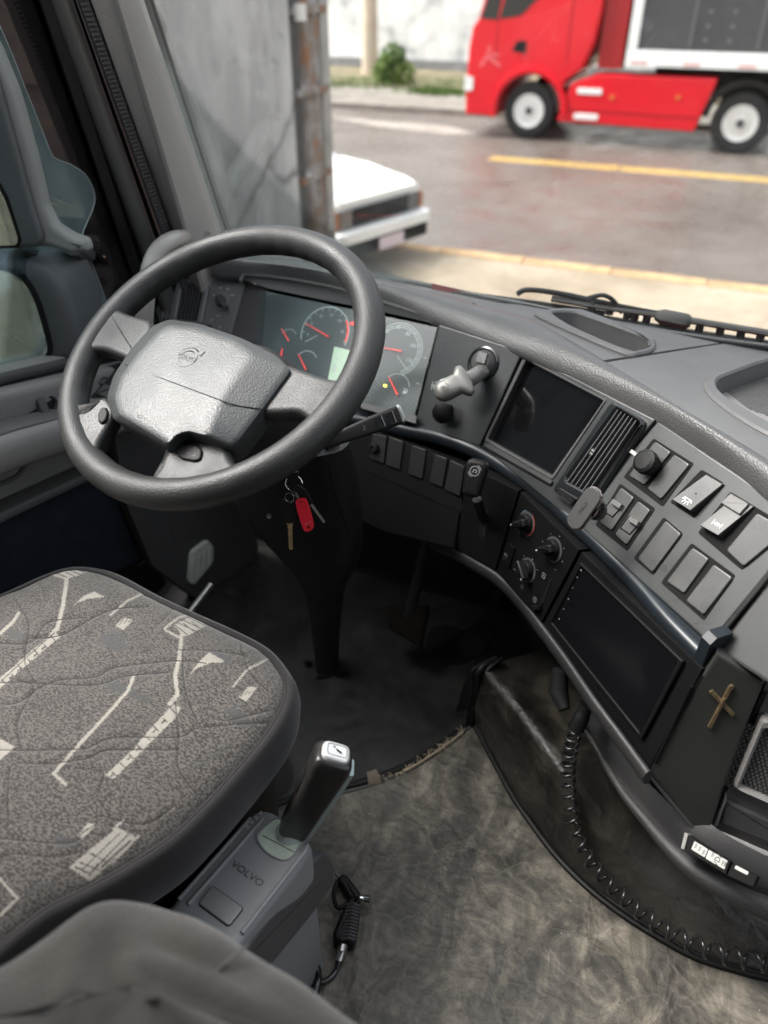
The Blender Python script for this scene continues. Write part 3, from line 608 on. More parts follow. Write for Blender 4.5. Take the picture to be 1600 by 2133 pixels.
MB().prism(cf_, cf_.px([(-420, 1280), (0, 1070), (161, 997), (240, 962), (262, 1045), (307, 1159), (330, 1200), (200, 1290), (-420, 1560)]), -.03, 0, .003).build('lower_carpet', NAVY, door)
MB().prism(cf_, cf_.px([(205, 1205), (300, 1162), (330, 1195), (335, 1215), (290, 1260), (150, 1320)]), 0, .02, .01).build('kick_moulding', BLACK, door)
# pull cup and lever on the ledge
pf = Frame(onx(72, 858, -1.022), A(0, 1, .0), A(1, 0, .5))
cup = MB().ring(pf, circ((0, 0), .052, 28, .021), circ((0, 0), .046, 28, .016), -.002, .004, .0015).build('pull_cup', BLACK, door)
MB().prism(pf, circ((0, 0), .046, 28, .016), -.004, .0005).build('cup_floor', DARKHOLE, cup)
MB().prism(pf, rnd([(.002, -.016), (.020, -.016), (.026, .016), (.010, .018)], .004), 0, .012, .003).build('cup_lever', DARKGREY, cup)
# door pocket
qf = Frame(onx(30, 1000, DX), A(0, 1, 0), A(1, 0, 0))
MB().tube(smooth_path([qf.w(u, v, .004) for u, v in ((-200, 1040), (-60, 1018), (0, 1008), (38, 990), (54, 965), (56, 948))], 6), .0045, 8).build('pocket_edge', MIDGREY, door)
# window lift switches seen through the wheel
sf = Frame(onx(213, 815, -1.02), A(0, 1, 0), A(.8, -.2, .75))
sw = MB().prism(sf, rnd(ccw(sf.px([(183, 818), (196, 772), (262, 752), (262, 812), (212, 862)])), .006), -.01, .004, .002).build('switch_panel', BLACK, door)
for q in ([(192, 800), (202, 786), (222, 790), (214, 806)], [(196, 824), (213, 804), (242, 810), (226, 838)]):
    bt = MB().prism(sf, rnd(ccw(sf.px(q)), .003), .004, .012, .003).build('window_switch', DARKGREY, sw)
# window frame, seals, glass and tint film
GX = -1.10
strip('window_seal', BLACK, [((80, 0), (243, 480), -1.095), ((84, 0), (247, 480), -1.075), ((107, 0), (268, 480), -1.07), ((108, 0), (270, 480), -1.09)], door, z0=2.05)
r0, r1 = rail((125, 0), (296, 480), -1.07, 2.06, 3.1)
MB().tube([r0*(1-t)+r1*t for t in np.linspace(0, 1, 12)], .0195, 18).build('window_frame', M('frame_plastic', (.085, .085, .080), .36, .5, grain=('noise', 900, .05)), door)
strip('door_seal', BLACK, [((137, 0), (308, 478), -1.08), ((140, 0), (311, 478), -1.06), ((158, 0), (326, 474), -1.055), ((164, 0), (332, 472), -1.07)], door, z0=2.05)
gf = Frame(onx(100, 400, GX), A(0, 1, 0), A(1, 0, 0))
MB().prism(gf, gf.px([(-500, -420), (-60, -420), (95, 0), (300, 600), (330, 690), (0, 786), (-500, 905)]), -.0025, .0025).build('window_glass', glass('side_glass', (.44, .52, .54), .03), door)
ff_ = gf.off(.004)
fl = [(-60, -420), (95, 0), (300, 600), (330, 690), (258, 726), (250, 712), (238, 672), (222, 630), (206, 585), (190, 545), (183, 528), (172, 490), (182, 462), (193, 436), (198, 412), (192, 388), (176, 362), (150, 344), (122, 333), (108, 322), (92, 282), (74, 236), (52, 182), (30, 124), (0, 55), (-80, -120), (-180, -420)]
tear = [ff_.w(u, v, .001) for u, v in fl[4:26]]
MB().tube(smooth_path(tear, 3), .0007, 5).build('film_edge', M('film_edge_pale', (.42, .46, .46), .3), door)
for L in (((0, 360), (150, 430)), ((10, 385), (120, 428)), ((112, 520), (80, 610)), ((160, 540), (118, 640)), ((30, 700), (112, 758))):
    MB().tube([ff_.w(u, v, .0012) for u, v in L], .00035, 4).build('scratch', bpy.data.materials['film_edge_pale'], door)
MB().prism(ff_, ff_.px(fl), 0, .0006).build('tint_film', glass('tint_film', (.55, .45, .45), .03), door)

# ------------------------------------------------------------------ outside mirrors
mir = thing('door_mirror', ony(60, 400, 1.02), 'pair of grey mirror housings on a bracket outside the tinted side window', 'mirror')
m1 = Frame(ony(60, 400, 1.0), A(1, .25, 0), A(.25, -1, 0))
HSG = M('mirror_housing', (.22, .23, .22), .45, .5, var=(6, .12)); HSD = M('mirror_inner', (.085, .095, .10), .5, .5, var=(5, .15))
hous = MB().prism(m1, rnd(ccw(m1.px([(-330, -60), (-80, 10), (-14, 90), (28, 190), (68, 330), (92, 430), (112, 470), (146, 492), (176, 502), (184, 526), (150, 532), (100, 516), (-330, 542)])), .006, 3), -.022, 0, .012, 4).build('upper_housing', HSG, mir)
MB().prism(m1, rnd(ccw(m1.px([(-330, 60), (-60, 60), (-2, 150), (22, 240), (50, 340), (74, 430), (96, 494), (90, 510), (-330, 528)])), .008, 3), .001, .012, .008, 3).build('inner_shell', HSD, mir)
MG = M('mirror_silver', (.80, .80, .78), .03, .5, metal=1)
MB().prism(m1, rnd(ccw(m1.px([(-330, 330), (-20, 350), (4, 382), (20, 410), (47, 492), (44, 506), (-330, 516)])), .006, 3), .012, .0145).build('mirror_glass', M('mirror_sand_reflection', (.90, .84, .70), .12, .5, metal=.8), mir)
MB().prism(m1, m1.px([(-330, 322), (-18, 342), (10, 378), (26, 408), (53, 494), (48, 512), (-330, 523)]), .0121, .0135).build('glass_rim', BLACK, mir)
m2 = Frame(ony(60, 650, .98), A(1, .25, 0), A(.25, -1, .05))
MB().prism(m2, rnd(ccw(m2.px([(-330, 520), (40, 530), (92, 548), (128, 598), (150, 668), (166, 760), (-330, 900)])), .03, 4), -.12, 0, .03, 4).build('lower_housing', HSD, mir)
MB().prism(m2, rnd(ccw(m2.px([(-330, 548), (14, 552), (58, 574), (84, 620), (104, 690), (114, 742), (-330, 860)])), .02, 4), .0, .004, .002).build('glass_rim', BLACK, mir)
MB().prism(m2, rnd(ccw(m2.px([(-330, 556), (10, 560), (52, 580), (76, 624), (96, 692), (106, 738), (-330, 850)])), .02, 4), .004, .006).build('mirror_glass', MG, mir)
MB().tube([m1.w(60, 516, -.03), m2.w(52, 540, -.03)], .022, 10).build('bracket', BLACK, mir)
MB().tube([m1.w(150, 508, -.06), A(-1.16, 1.22, 2.22)], .02, 10).build('arm', HSD, mir)

# ================================================================== FLOOR MATS AND TUNNEL
arc = [(560, 1690), (600, 1672), (650, 1657), (700, 1648), (745, 1638), (790, 1624), (835, 1606), (880, 1582), (925, 1552), (960, 1526), (988, 1500)]
seam = [(988, 1500), (1060, 1645), (1110, 1720), (1160, 1785), (1225, 1850), (1300, 1908), (1380, 1958), (1450, 1995), (1530, 2020), (1610, 2040)]
zf = Frame(A(0, 0, FZ), A(1, 0, 0), A(0, 0, 1))
poly = [tuple(onz(u, v, FZ+.006)[:2]) for u, v in smooth_path([A(*p) for p in arc], 5)[:-1]+smooth_path([A(*p) for p in seam], 4)]+[(1.1, .70), (1.1, -.9), (-.95, -.9), (-.95, .5)]
mat1 = MB().prism(zf, poly, -.004, .006, .002).build('rear_floor_mat', VINYL, label='olive and brown marbled vinyl floor mat with creases and frayed front edge', cat='floor mat', loc=(0, 0, FZ))
P = smooth_path([onz(u, v-7, FZ+.008) for u, v in arc], 6); MB().tube(P, .0065, 8, sq=.7).build('binding', BLACK, mat1)
P = smooth_path([onz(u-2, v+7, FZ+.006) for u, v in arc], 6); MB().tube(P, .003, 6).build('edge_cord', DARKGREY, mat1)
mb = MB()
for k in range(70):
    t = RNG.uniform(.50, .93); i = t*(len(P)-1); p = P[int(i)]+A(0, 0, .006); a = RNG.uniform(0, 6.28); l = RNG.uniform(.004, .014)
    q = p+A(cos(a)*l, sin(a)*l, RNG.uniform(0, .006)); mb.tube([p, (p+q)/2+A(0, 0, .002), q], .0006, 4)
for k in range(16):
    t = .62+.30*k/16; p = P[int(t*(len(P)-1))]+A(0, 0, .004); p2 = P[int((t+.02)*(len(P)-1))]+A(0, 0, .004); mb.tube([p, p2], RNG.uniform(.0016, .0034), 5)
o = mb.build('frayed_threads', STRAW, mat1); o['kind'] = 'stuff'
tp0 = [onz(u, v, FZ+z) for u, v, z in ((764, 1608, .03), (784, 1602, .032), (796, 1632, .008), (768, 1636, .008))]
MB().add(tp0+[p-A(0, 0, .001) for p in tp0], [(0, 1, 2, 3), (7, 6, 5, 4), (0, 4, 5, 1), (1, 5, 6, 2), (2, 6, 7, 3), (3, 7, 4, 0)]).build('tape_scrap', M('tape_tan', (.30, .25, .19), .6), mat1)
dm = MB().grid(lambda a, b: A(-1.02+1.15*a, .42+.90*b, FZ-.004+.0045*sin(9*a+3*b)*sin(7*b-2*a)), 60, 50).build('front_floor_mat', DMAT, label='dark black vinyl mat in the footwell under the steering column', cat='floor mat', loc=(-.4, .9, FZ-.006))
def lines(rows, n):
    out = []
    for L, zs in rows:
        P3 = [onz(u, v, z) for (u, v), z in zip(L, zs)]; q = smooth_path(P3, 10); d = np.cumsum([0]+[np.linalg.norm(q[i+1]-q[i]) for i in range(len(q)-1)])
        out.append([np.array([np.interp(t*d[-1], d, [p[k] for p in q]) for k in range(3)]) for t in np.linspace(0, 1, n)])
    return out
s_px = [(986, 1505)]+seam[1:]+[(1800, 2080)]
h_px = [(1003, 1396), (1040, 1440), (1090, 1500), (1135, 1560), (1172, 1612), (1218, 1690), (1290, 1780), (1400, 1850), (1560, 1905), (1800, 1960)]
h_z = [1.665, 1.667, 1.667, 1.665, 1.66, 1.63, 1.59, 1.565, 1.555, 1.55]
u_px = [(1060, 1372), (1110, 1420), (1180, 1500), (1240, 1570), (1300, 1640), (1360, 1720), (1430, 1790), (1510, 1840), (1620, 1880), (1800, 1920)]
u_z = [1.655, 1.655, 1.65, 1.645, 1.64, 1.62, 1.60, 1.585, 1.575, 1.57]
r0_, r1_, r2_ = lines([(s_px, [FZ+.004]*len(s_px)), (h_px, h_z), (u_px, u_z)], 60)
rows = [r0_, [a*.66+b*.34+A(-.004, -.004, .0) for a, b in zip(r0_, r1_)], [a*.3+b*.7+A(-.003, -.003, .004) for a, b in zip(r0_, r1_)], [a*.10+b*.90+A(-.001, -.001, .006) for a, b in zip(r0_, r1_)], [b*.94+c*.06+A(0, 0, .004) for b, c in zip(r1_, r2_)], [b*.6+c*.4 for b, c in zip(r1_, r2_)], r2_, [c+A(.30, .30, -.02) for c in r2_]]
tun = MB().loft(rows, False).build('tunnel_cover', TUNM, label='vinyl cover over the engine tunnel, shade painted into its colour, with a shiny worn front edge', cat='tunnel cover', loc=(.1, .85, FZ), sharp=180)
pip = smooth_path([onz(u, v, FZ+.009) for u, v in s_px], 6); MB().tube(pip, .0052, 8).build('piping', BLACK, tun)
pip = smooth_path([onz(u+10, v-5, FZ+.013) for u, v in s_px], 6); MB().tube(pip, .0032, 8).build('piping', BLACK, tun)
for du, w in ((-6, .006), (6, .004), (-16, .003)):
    MB().tube(smooth_path([onz(988+du, 1508, FZ+.012), onz(994+du, 1470, 1.56), onz(1001+du, 1425, 1.63), onz(1008+du*1.4, 1396, 1.668), onz(1040+du, 1372, 1.672)], 6), w, 8).build('piping', BLACK, tun)
mb = MB(); mb.add([onz(948, 1484, FZ+.01), onz(990, 1476, FZ+.03), onz(998, 1400, 1.66), onz(984, 1372, 1.66), onz(968, 1420, 1.58)], [(0, 1, 2, 3, 4)]); mb.build('end_flap', BLACK, tun)
# pedals deep in the footwell
pd = thing('brake_pedal', onz(860, 1290, 1.60), 'dim brown brake pedal plate hidden deep in the dark footwell', 'pedal')
pf2 = Frame(onz(850, 1300, 1.60), A(.9, .25, 0), A(-.1, -.65, .75))
pp = MB().prism(pf2, rnd(ccw(pf2.px([(800, 1262), (893, 1258), (876, 1348), (812, 1312)])), .006), -.012, 0, .004).build('pedal_pad', M('pedal_rubber', (.007, .0055, .004), .9, .1, var=(40, .3)), pd)
MB().tube([pf2.w(850, 1290, -.01), A(-.42, 1.33, 1.85)], .012, 8).build('pedal_arm', DARKHOLE, pd)
pa = thing('accelerator_pedal', onz(990, 1350, 1.56), 'dark accelerator pedal beside the tunnel cover in the footwell', 'pedal')
pf3 = Frame(onz(985, 1335, 1.58), A(.9, .2, 0), A(-.1, -.75, .65))
MB().prism(pf3, rnd(ccw(pf3.px([(950, 1330), (1000, 1292), (1040, 1312), (1004, 1366), (968, 1368)])), .012), -.012, 0, .004).build('pedal_pad', M('pedal_dark', (.008, .0078, .007), .9, .1, var=(40, .3)), pa)
MB().tube([pf3.w(995, 1330, -.01), A(-.22, 1.33, 1.8)], .01, 8).build('pedal_arm', DARKHOLE, pa)
# ================================================================== DASHBOARD
ZT, ZE = 2.04, 2.19
dash = thing('dashboard', (-.3, 1.15, 1.8), 'curved black and charcoal dashboard wrapped around the driver, with gauges, screen, vents and switches', 'dashboard')
E1 = [(440, 568), (505, 575), (600, 582), (700, 602), (800, 632), (910, 672), (1000, 704), (1090, 737), (1180, 778), (1260, 818), (1330, 855), (1390, 890), (1480, 948), (1600, 1035), (1720, 1130)]
E2 = [(440, 538), (500, 546), (640, 564), (720, 576), (800, 591), (900, 613), (1000, 638), (1110, 667), (1185, 710), (1260, 754), (1330, 797), (1400, 841), (1500, 899), (1600, 958), (1740, 1045)]
def resample(P, n):
    q = smooth_path(P, 8); d = np.cumsum([0]+[np.linalg.norm(q[i+1]-q[i]) for i in range(len(q)-1)])
    return [np.array([np.interp(t*d[-1], d, [p[k] for p in q]) for k in range(3)]) for t in np.linspace(0, 1, n)]
NP = 110
e1 = resample([onz(u, v, ZE) for u, v in E1], NP); e2 = resample([onz(u, v, 2.213) for u, v in E2], NP)
rows = []
for i in range(NP):
    a, b = e1[i], e2[i]; f = nrm((a-b)*A(1, 1, 0)); w = np.linalg.norm((a-b)[:2])
    rows.append([a-f*.030+A(0, 0, -.012), a-f*.004+A(0, 0, -.012), a+A(0, 0, -.009), a+f*.0015+A(0, 0, -.004), a+A(0, 0, .003), a*.86+b*.14+A(0, 0, .013), a*.68+b*.32+A(0, 0, .0175), a*.5+b*.5+A(0, 0, .0165), a*.3+b*.7+A(0, 0, .012), a*.12+b*.88+A(0, 0, .006), b+A(0, 0, .001), b-f*.0015+A(0, 0, -.006), b-f*.004+A(0, 0, -.03)])
MB().loft(rows, False).build('pad', PADM, dash, sharp=60)
# backing so nothing shows between the panels
TR = [(500, 830), (600, 845), (700, 858), (775, 868), (850, 885), (925, 901), (1000, 930), (1075, 975), (1150, 1030), (1200, 1075), (1250, 1120), (1330, 1200), (1400, 1280), (1470, 1350)]
t1 = resample([onz(u, v, ZT) for u, v in TR], 80); eb = resample([onz(u, v, ZE) for u, v in E1[1:14]], 80)
inw = [nrm(np.cross(ZU, t1[min(i+1, 79)]-t1[max(i-1, 0)])) for i in range(80)]
inw = [w if w[1] > -.3 and np.dot(w, CAM*A(1, 1, 0)-t1[i]*A(1, 1, 0)) < 0 else -w for i, w in enumerate(inw)]
MB().loft([[t+w*.05-A(0, 0, .2), t+w*.045, e+w*.07+A(0, 0, .0)] for t, w, e in zip(t1, inw, eb)], False).build('inner_body', DARKHOLE, dash)

# ---- cluster, recessed behind its hood
def ff4(L, x=(1, 0, 0)): return fit_frame([onz(u, v, z) for u, v, z in L], x)
FC = ff4([(575, 612, 2.183), (910, 682, 2.183), (862, 868, 2.05), (755, 848, 2.05)], onz(910, 682, 2.183)-onz(575, 612, 2.183))
CLM = M('instrument_face', (.022, .029, .031), .4, .4, var=(8, .1))
clu = MB().prism(FC, FC.px([(540, 605), (575, 612), (910, 682), (862, 868), (755, 848), (530, 800)]), -.02, 0).build('instrument_cluster', CLM, dash)
NEED = M('needle_red', (.75, .06, .05), .5, .3, emit=(1, .05, .04, .12)); RINGM = M('dial_print', (.42, .47, .46), .6, .3)
def dial(c_px, rim_px, a0, a1, name='dial_ring', w=.0012, ry=None, ticks=0, tl=.005, double=False):
    c = np.array(FC.loc(*c_px)); r = np.linalg.norm(np.array(FC.loc(*rim_px))-c)
    L = [arcpts(c, r, a0, a1, 40)]
    if double: L.append(arcpts(c, r*.92, a0, a1, 40)); L.append(arcpts(c, r*.84, a0, a1, 40))
    for k in range(ticks): a = radians(a0+(a1-a0)*k/(ticks-1)); L.append([c+np.array([cos(a), sin(a)])*r*.84, c+np.array([cos(a), sin(a)])*r*.92])
    strokes(FC, L, w, RINGM, clu, name); return c, r
c, r = dial((826, 729), (878, 737), -58, 200, double=True, ticks=17)
for s_, u, v in (('60', 829, 682), ('80', 850, 696), ('100', 860, 720), ('120', 852, 751), ('40', 806, 690), ('20', 796, 712)): text(FC, s_, FC.loc(u, v), .0068, RINGM, clu, 'dial_number')
def needle(p, q, w=.0032, kink=None):
    a, b = np.array(FC.loc(*p, .006)), np.array(FC.loc(*q, .006)); d = (b-a)/np.linalg.norm(b-a); n = np.array([-d[1], d[0]])
    nb = MB().prism(FC, [tuple(a-n*w*.5), tuple(b-n*w*.22), tuple(b+n*w*.22), tuple(a+n*w*.5)], .004, .007, .0006).build('needle', NEED, clu)
needle((836, 731), (796, 724)); strokes(FC, [[FC.loc(828, 742), FC.loc(846, 768)]], .001, RINGM, clu, 'dial_mark')
c, r = dial((677, 694), (726, 700), -15, 205, w=.0020); strokes(FC, [[c+np.array([cos(radians(t_)), sin(radians(t_))])*r*.86, c+np.array([cos(radians(t_)), sin(radians(t_))])*r*.96] for t_ in range(-10, 206, 18)], .001, RINGM, clu, 'dial_tick')
for k_, t_ in enumerate(range(196, 0, -36)): text(FC, str(k_*5), c+np.array([cos(radians(t_)), sin(radians(t_))])*r*.72, .0055, RINGM, clu, 'dial_number'); strokes(FC, [arcpts(c, r*.95, -8, 40, 14)], .0036, NEED, clu, 'red_band')
needle((684, 701), (636, 673)); strokes(FC, [[FC.loc(636, 712), FC.loc(661, 699)]], .0014, RINGM, clu, 'dial_mark')
text(FC, '\u25cf' if False else 'o', FC.loc(735, 674), .007, NEED, clu, 'warning_lamp'); strokes(FC, [[FC.loc(733, 674), FC.loc(737, 674)]], .006, M('warning_red', (.8, .02, .02), .4, emit=(1, .03, .02, .5)), clu, 'warning_lamp')
c, r = dial((637, 757), (658, 742), 40, 150, w=.0016); needle((637, 770), (621, 737))
c, r = dial((600, 706), (613, 690), 40, 150, w=.001); needle((601, 710), (586, 684), .0028); needle((585, 741), (588, 725), .0040)
c, r = dial((824, 809), (852, 798), 20, 140, w=.0010); needle((828, 822), (810, 786), .0034)
strokes(FC, [[FC.loc(801, 803), FC.loc(804, 804)]], .0050, M('lit_yellow', (.8, .65, .05), .4, emit=(1, .85, .1, .8)), clu, 'warning_lamp')
fp = np.array(FC.loc(844, 815)); strokes(FC, [[fp+(-.003, -.004), fp+(-.003, .004), fp+(.002, .004), fp+(.002, -.004), fp+(-.003, -.004)], [fp+(.003, -.003), fp+(.0045, -.001), fp+(.004, .003)]], .0010, RINGM, clu, 'fuel_symbol')
strokes(FC, [[fp+(-.002, -.003), fp+(-.002, .000)], [fp+(0, -.003), fp+(0, .0)], [fp+(.001, -.003), fp+(.001, .0)]], .0016, RINGM, clu, 'fuel_symbol')
for u, v in ((884, 752), (869, 805)): a = FC.loc(u, v); strokes(FC, [arcpts(a, .006, 60, 130, 6)], .0008, RINGM, clu, 'dial_mark')
DSP = M('lcd_green', (.30, .40, .30), .3, .5, emit=(.45, .62, .42, .16))
lc = MB().prism(FC, FC.px([(697, 722), (762, 738), (742, 822), (680, 808)]), 0, .0008).build('display', DSP, clu)
for q in ([(700, 735), (705, 736), (703, 748), (698, 747)], [(695, 757), (702, 758), (698, 778), (691, 776)], [(688, 790), (694, 791), (692, 800), (686, 799)], [(712, 765), (720, 767), (718, 790), (709, 788)]):
    MB().add([FC.w(u, v, .0011) for u, v in q], [(0, 1, 2, 3)]).build('display_mark', M('lcd_light', (.6, .68, .6), .5), lc)
# clear lens over the dials
cg = MB().add([FC.w(u, v, .012) for u, v in ((556, 606), (912, 682), (864, 868), (756, 846), (540, 806))], [(0, 1, 2, 3, 4)]).build('cluster_lens', glass('cluster_lens_glass', (.93, .96, .95), .035, .14), dash)
# left wall of the recess
FV = Frame(onz(430, 640, 2.12), onz(512, 582, ZE)-onz(345, 574, ZE+.002), FC.n)
wallq = [FV.w(512, 583, 0), FC.w(574, 612, .0), FC.w(535, 800, .0), FV.w(470, 745, 0)]
n_ = nrm(np.cross(wallq[1]-wallq[0], wallq[3]-wallq[0])); n_ = n_ if np.dot(n_, CAM-wallq[0]) > 0 else -n_
MB().loft([wallq, [p-n_*.006 for p in wallq]], True, True, True).build('recess_wall', M('recess_plastic', (.075, .073, .075), .5, .4, grain=('noise', 700, .05)), dash)
# hood lip
hp = smooth_path([onz(u, v, z) for u, v, z in ((501, 588, 2.185), (505, 577, 2.19), (520, 573, 2.192), (620, 585, 2.192), (720, 606, 2.192), (820, 637, 2.192), (900, 662, 2.192), (922, 671, 2.190), (930, 682, 2.182))], 8)
MB().tube(hp, .0042, 10).build('hood_lip', GRAIN, dash)
top = [FC.w(u, v, 0) for u, v in ((556, 600), (660, 622), (780, 646), (912, 676))]
tq = resample(top, 40); hq = resample([p for p in hp[4:-4]], 40)
MB().loft([[h+A(0, 0, .001), h*.5+t*.5+A(0, 0, .001), t] for h, t in zip(hq, tq)], False).build('hood_underside', BLACK, dash)
# lower ledge of the recess
MB().loft([[FC.w(745, 842, .0), FC.w(752, 838, .022), FC.w(752, 850, .026)], [FC.w(866, 868, 0), FC.w(868, 866, .012), FC.w(866, 882, .014)]], False).build('cluster_ledge', DARKGREY, dash)

# ---- left vent and light switch panel
GPAN = M('grey_green_panel', (.13, .14, .138), .42, .5, grain=('noise', 800, .05), var=(9, .08))
vp = MB().prism(FV, FV.px([(345, 574), (512, 582), (482, 694), (470, 745), (300, 740)]), -.03, 0, .002).build('light_panel', GPAN, dash)
def vent(fr, parent, outer, inner, nsl, mat, sl_mat, r=.008, h=.008, b=.003, lab=None):
    po = rnd(ccw(fr.px(outer, h)), r); pi_ = rnd(ccw(fr.px(inner, h)), r*.4)
    v = MB().ring(fr, po, pi_, -.004, h, b).build('air_vent', mat, parent)
    MB().prism(fr, pi_, -.003, .0006).build('vent_back', DARKHOLE, v)
    tl, trr, br, bl = [np.array(fr.loc(*p, .005)) for p in inner]
    for k in range(nsl):
        t = (k+.75)/(nsl+.5); a = tl*(1-t)+trr*t; e = bl*(1-t)+br*t
        d = e-a; d = d/np.linalg.norm(d); n = np.array([-d[1], d[0]])*.00055
        R = [[fr.pt(a-n, .0008), fr.pt(a+n, .0008), fr.pt(a+n, h-.002), fr.pt(a-n, h-.002)], [fr.pt(e-n, .0008), fr.pt(e+n, .0008), fr.pt(e+n, h-.002), fr.pt(e-n, h-.002)]]
        MB().loft(R, True, True, True).build('slat', sl_mat, v)
    return v
v1 = vent(FV, dash, [(368, 580), (436, 581), (418, 676), (348, 672)], [(379, 588), (424, 591), (408, 668), (364, 664)], 6, GPAN, M('grey_slat', (.09, .09, .09), .4), .010)
for k in range(2): MB().tube([FV.w(352+k*8, 598, .004), FV.w(338+k*8, 664, .004)], .0035, 8).build('side_ridge', MIDGREY, dash)
kp = FV.loc(462, 628); knob_b = MB().prism(FV, circ(kp, .0205, 36), 0, .0022, .001).build('switch_dial', M('dial_grey', (.16, .17, .168), .45), vp)
kn = MB().lathe(FV.pt(kp, .002), FV.n, [(.0128, 0), (.0128, .006), (.0115, .0075), (0, .0075)], 28).build('light_switch_knob', DARKGREY, vp)
a = np.array(FV.loc(453, 618, .01)); b = np.array(FV.loc(473, 642, .01)); d = (b-a)/np.linalg.norm(b-a); n = np.array([-d[1], d[0]])*.0036
MB().prism(FV, [tuple(a-n), tuple(b-n), tuple(b+n), tuple(a+n)], .007, .019, .0025).build('grip', DARKGREY, kn)
for u, v in ((446, 615), (460, 600), (475, 602), (484, 615)): strokes(FV, [[FV.loc(u-2, v, .0026), FV.loc(u+2, v, .0026)]], .002, WHITEP, vp, 'symbol', h=.0026)
text(FV, 'ID0I', FV.loc(455, 658, .0026), .004, WHITEP, vp, 'symbol', h=.0026)
for u, v in ((440, 667), (458, 682)): strokes(FV, [circ(FV.loc(u, v), .0024, 10)+[circ(FV.loc(u, v), .0024, 10)[0]]], .0007, WHITEP, vp, 'symbol')
MB().prism(FV, FV.px([(433, 677), (442, 679), (441, 684), (432, 682)]), 0, .004, .001).build('slider', BLACK, vp)

# ---- parking brake panel
FB = ff4([(912, 682, ZE), (1088, 735, ZE), (998, 930, ZT), (862, 885, ZT)], onz(1088, 735, ZE)-onz(912, 682, ZE))
bp = MB().prism(FB, rnd(ccw(FB.px([(914, 676), (1089, 732), (999, 930), (864, 885)])), .003), -.03, 0, .002).build('brake_panel', PANEL, dash)
bc = FB.loc(1007, 757); br_ = .0255
MB().lathe(FB.pt(bc), FB.n, [(br_+.003, 0), (br_+.003, .003), (br_, .004), (br_-.002, .003), (br_-.002, .0005)], 40).build('brake_bezel', GLOSS, bp)
dome = MB().lathe(FB.pt(bc), FB.n, [(br_-.002, .0004), (br_-.004, .006), (br_*.6, .013), (0, .0155)], 36).build('brake_dome', DARKGREY, bp)
sl_ = [FB.w(998, 732, .014), FB.w(1016, 737, .013), FB.w(1010, 758, .016), FB.w(992, 753, .0165)]
MB().loft([[p-FB.n*.004 for p in sl_], [p+FB.n*.002 for p in sl_]], True, True, True).build('brake_gate', PANEL, dome)
HMET = M('handle_grey_paint', (.21, .205, .19), .30, .5, metal=.45, rvar=.07)
bl = MB(); q0, q1, q2 = FB.w(1006, 772, .006), FB.w(982, 788, .045), FB.w(970, 792, .055)
hnd = MB().tube([q0, q0*.5+q1*.5, q1, q2], [.0125, .013, .0135, .0135], 20).build('brake_stem', HMET, bp)
hx = nrm(FB.w(918, 818, .075)-q2); hy = nrm(np.cross(FB.n, hx)); hn = np.cross(hx, hy)
R = []
for t, wy, wz in ((-.004, .010, .008), (0, .026, .011), (.008, .029, .013), (.013, .025, .013), (.018, .018, .014), (.028, .0175, .0155), (.040, .0180, .0155), (.050, .0165, .014), (.057, .011, .010), (.060, .004, .004)):
    R.append([q2+hx*(t-.004)+hy*wy*np.sign(cos(a))*abs(cos(a))**.75+hn*wz*np.sign(sin(a))*abs(sin(a))**.75 for a in np.linspace(0, 2*pi, 24, endpoint=False)])
hh = MB().loft(R, True, True, True).build('brake_handle', HMET, bp, sharp=50)
HF = Frame(q2+hx*.037+hn*(.0163 if np.dot(hn, CAM-q2) > 0 else -.0163), hx, hn if np.dot(hn, CAM-q2) > 0 else -hn)
strokes(HF, [circ((0, 0), .0062, 20)+[(.0062, 0)], arcpts((0, 0), .0085, 50, 130, 8), arcpts((0, 0), .0085, 230, 310, 8)], .0007, BLACK, hh, 'symbol', h=.0004)
text(HF, 'P', (0, 0), .0065, BLACK, hh, 'symbol', ang=-pi/2, h=.0006)
for s_, u, v in (('F', 908, 797), ('P', 904, 808)): text(FB, s_, FB.loc(u, v), .0045, WHITEP, bp)
strokes(FB, [[FB.loc(899, 801), FB.loc(906, 803)], [FB.loc(902, 795), FB.loc(899, 812)]], .0008, WHITEP, bp, 'symbol')
m0, m1_ = FB.w(936, 850, .0), FB.w(917, 864, .030); ax = nrm(m1_-m0)
MB().lathe(m0, ax, [(.008, 0), (.0075, .012), (.008, .018), (.0165, .020), (.0185, .025), (.0175, .031), (.012, .0345), (0, .036)], 28).build('push_knob', BLACK, bp)

# ---- screen panel with its vent
FS = ff4([(1096, 738, ZE), (1360, 872, ZE), (1185, 1080, ZT), (1010, 933, ZT)], onz(1360, 872, ZE)-onz(1096, 738, ZE))
spn = MB().prism(FS, rnd(ccw(FS.px([(1095, 735), (1365, 874), (1188, 1082), (1003, 930)])), .003), -.045, 0, .002).build('screen_panel', PANEL, dash)
scr = [(1097, 750), (1259, 835), (1151, 991), (1017, 914)]
cut(spn, MB().prism(FS, rnd(ccw(FS.px(scr)), .003), -.012, .02))
MB().prism(FS, FS.px([(1097, 752), (1260, 836), (1150, 992), (1018, 916)]), -.0118, -.0108).build('screen', M('black_screen', (.004, .004, .0045), .10, .5, rvar=.03), spn)
MB().ring(FS, rnd(ccw(FS.px([(1092, 743), (1265, 833), (1152, 1000), (1010, 918)])), .004), rnd(ccw(FS.px(scr)), .003), -.001, .0022, .0008).build('bezel', DARKGREY, spn)
MB().loft([[FS.w(u, v, h) for (u, v) in ((1014, 922), (1150, 1001))] for h in (.0, .0045)]+[[FS.w(u, v, .005) for (u, v) in ((1009, 929), (1147, 1008))], [FS.w(u, v, .0) for (u, v) in ((1006, 934), (1145, 1014))]], False).build('screen_ledge', BUTTON, spn)
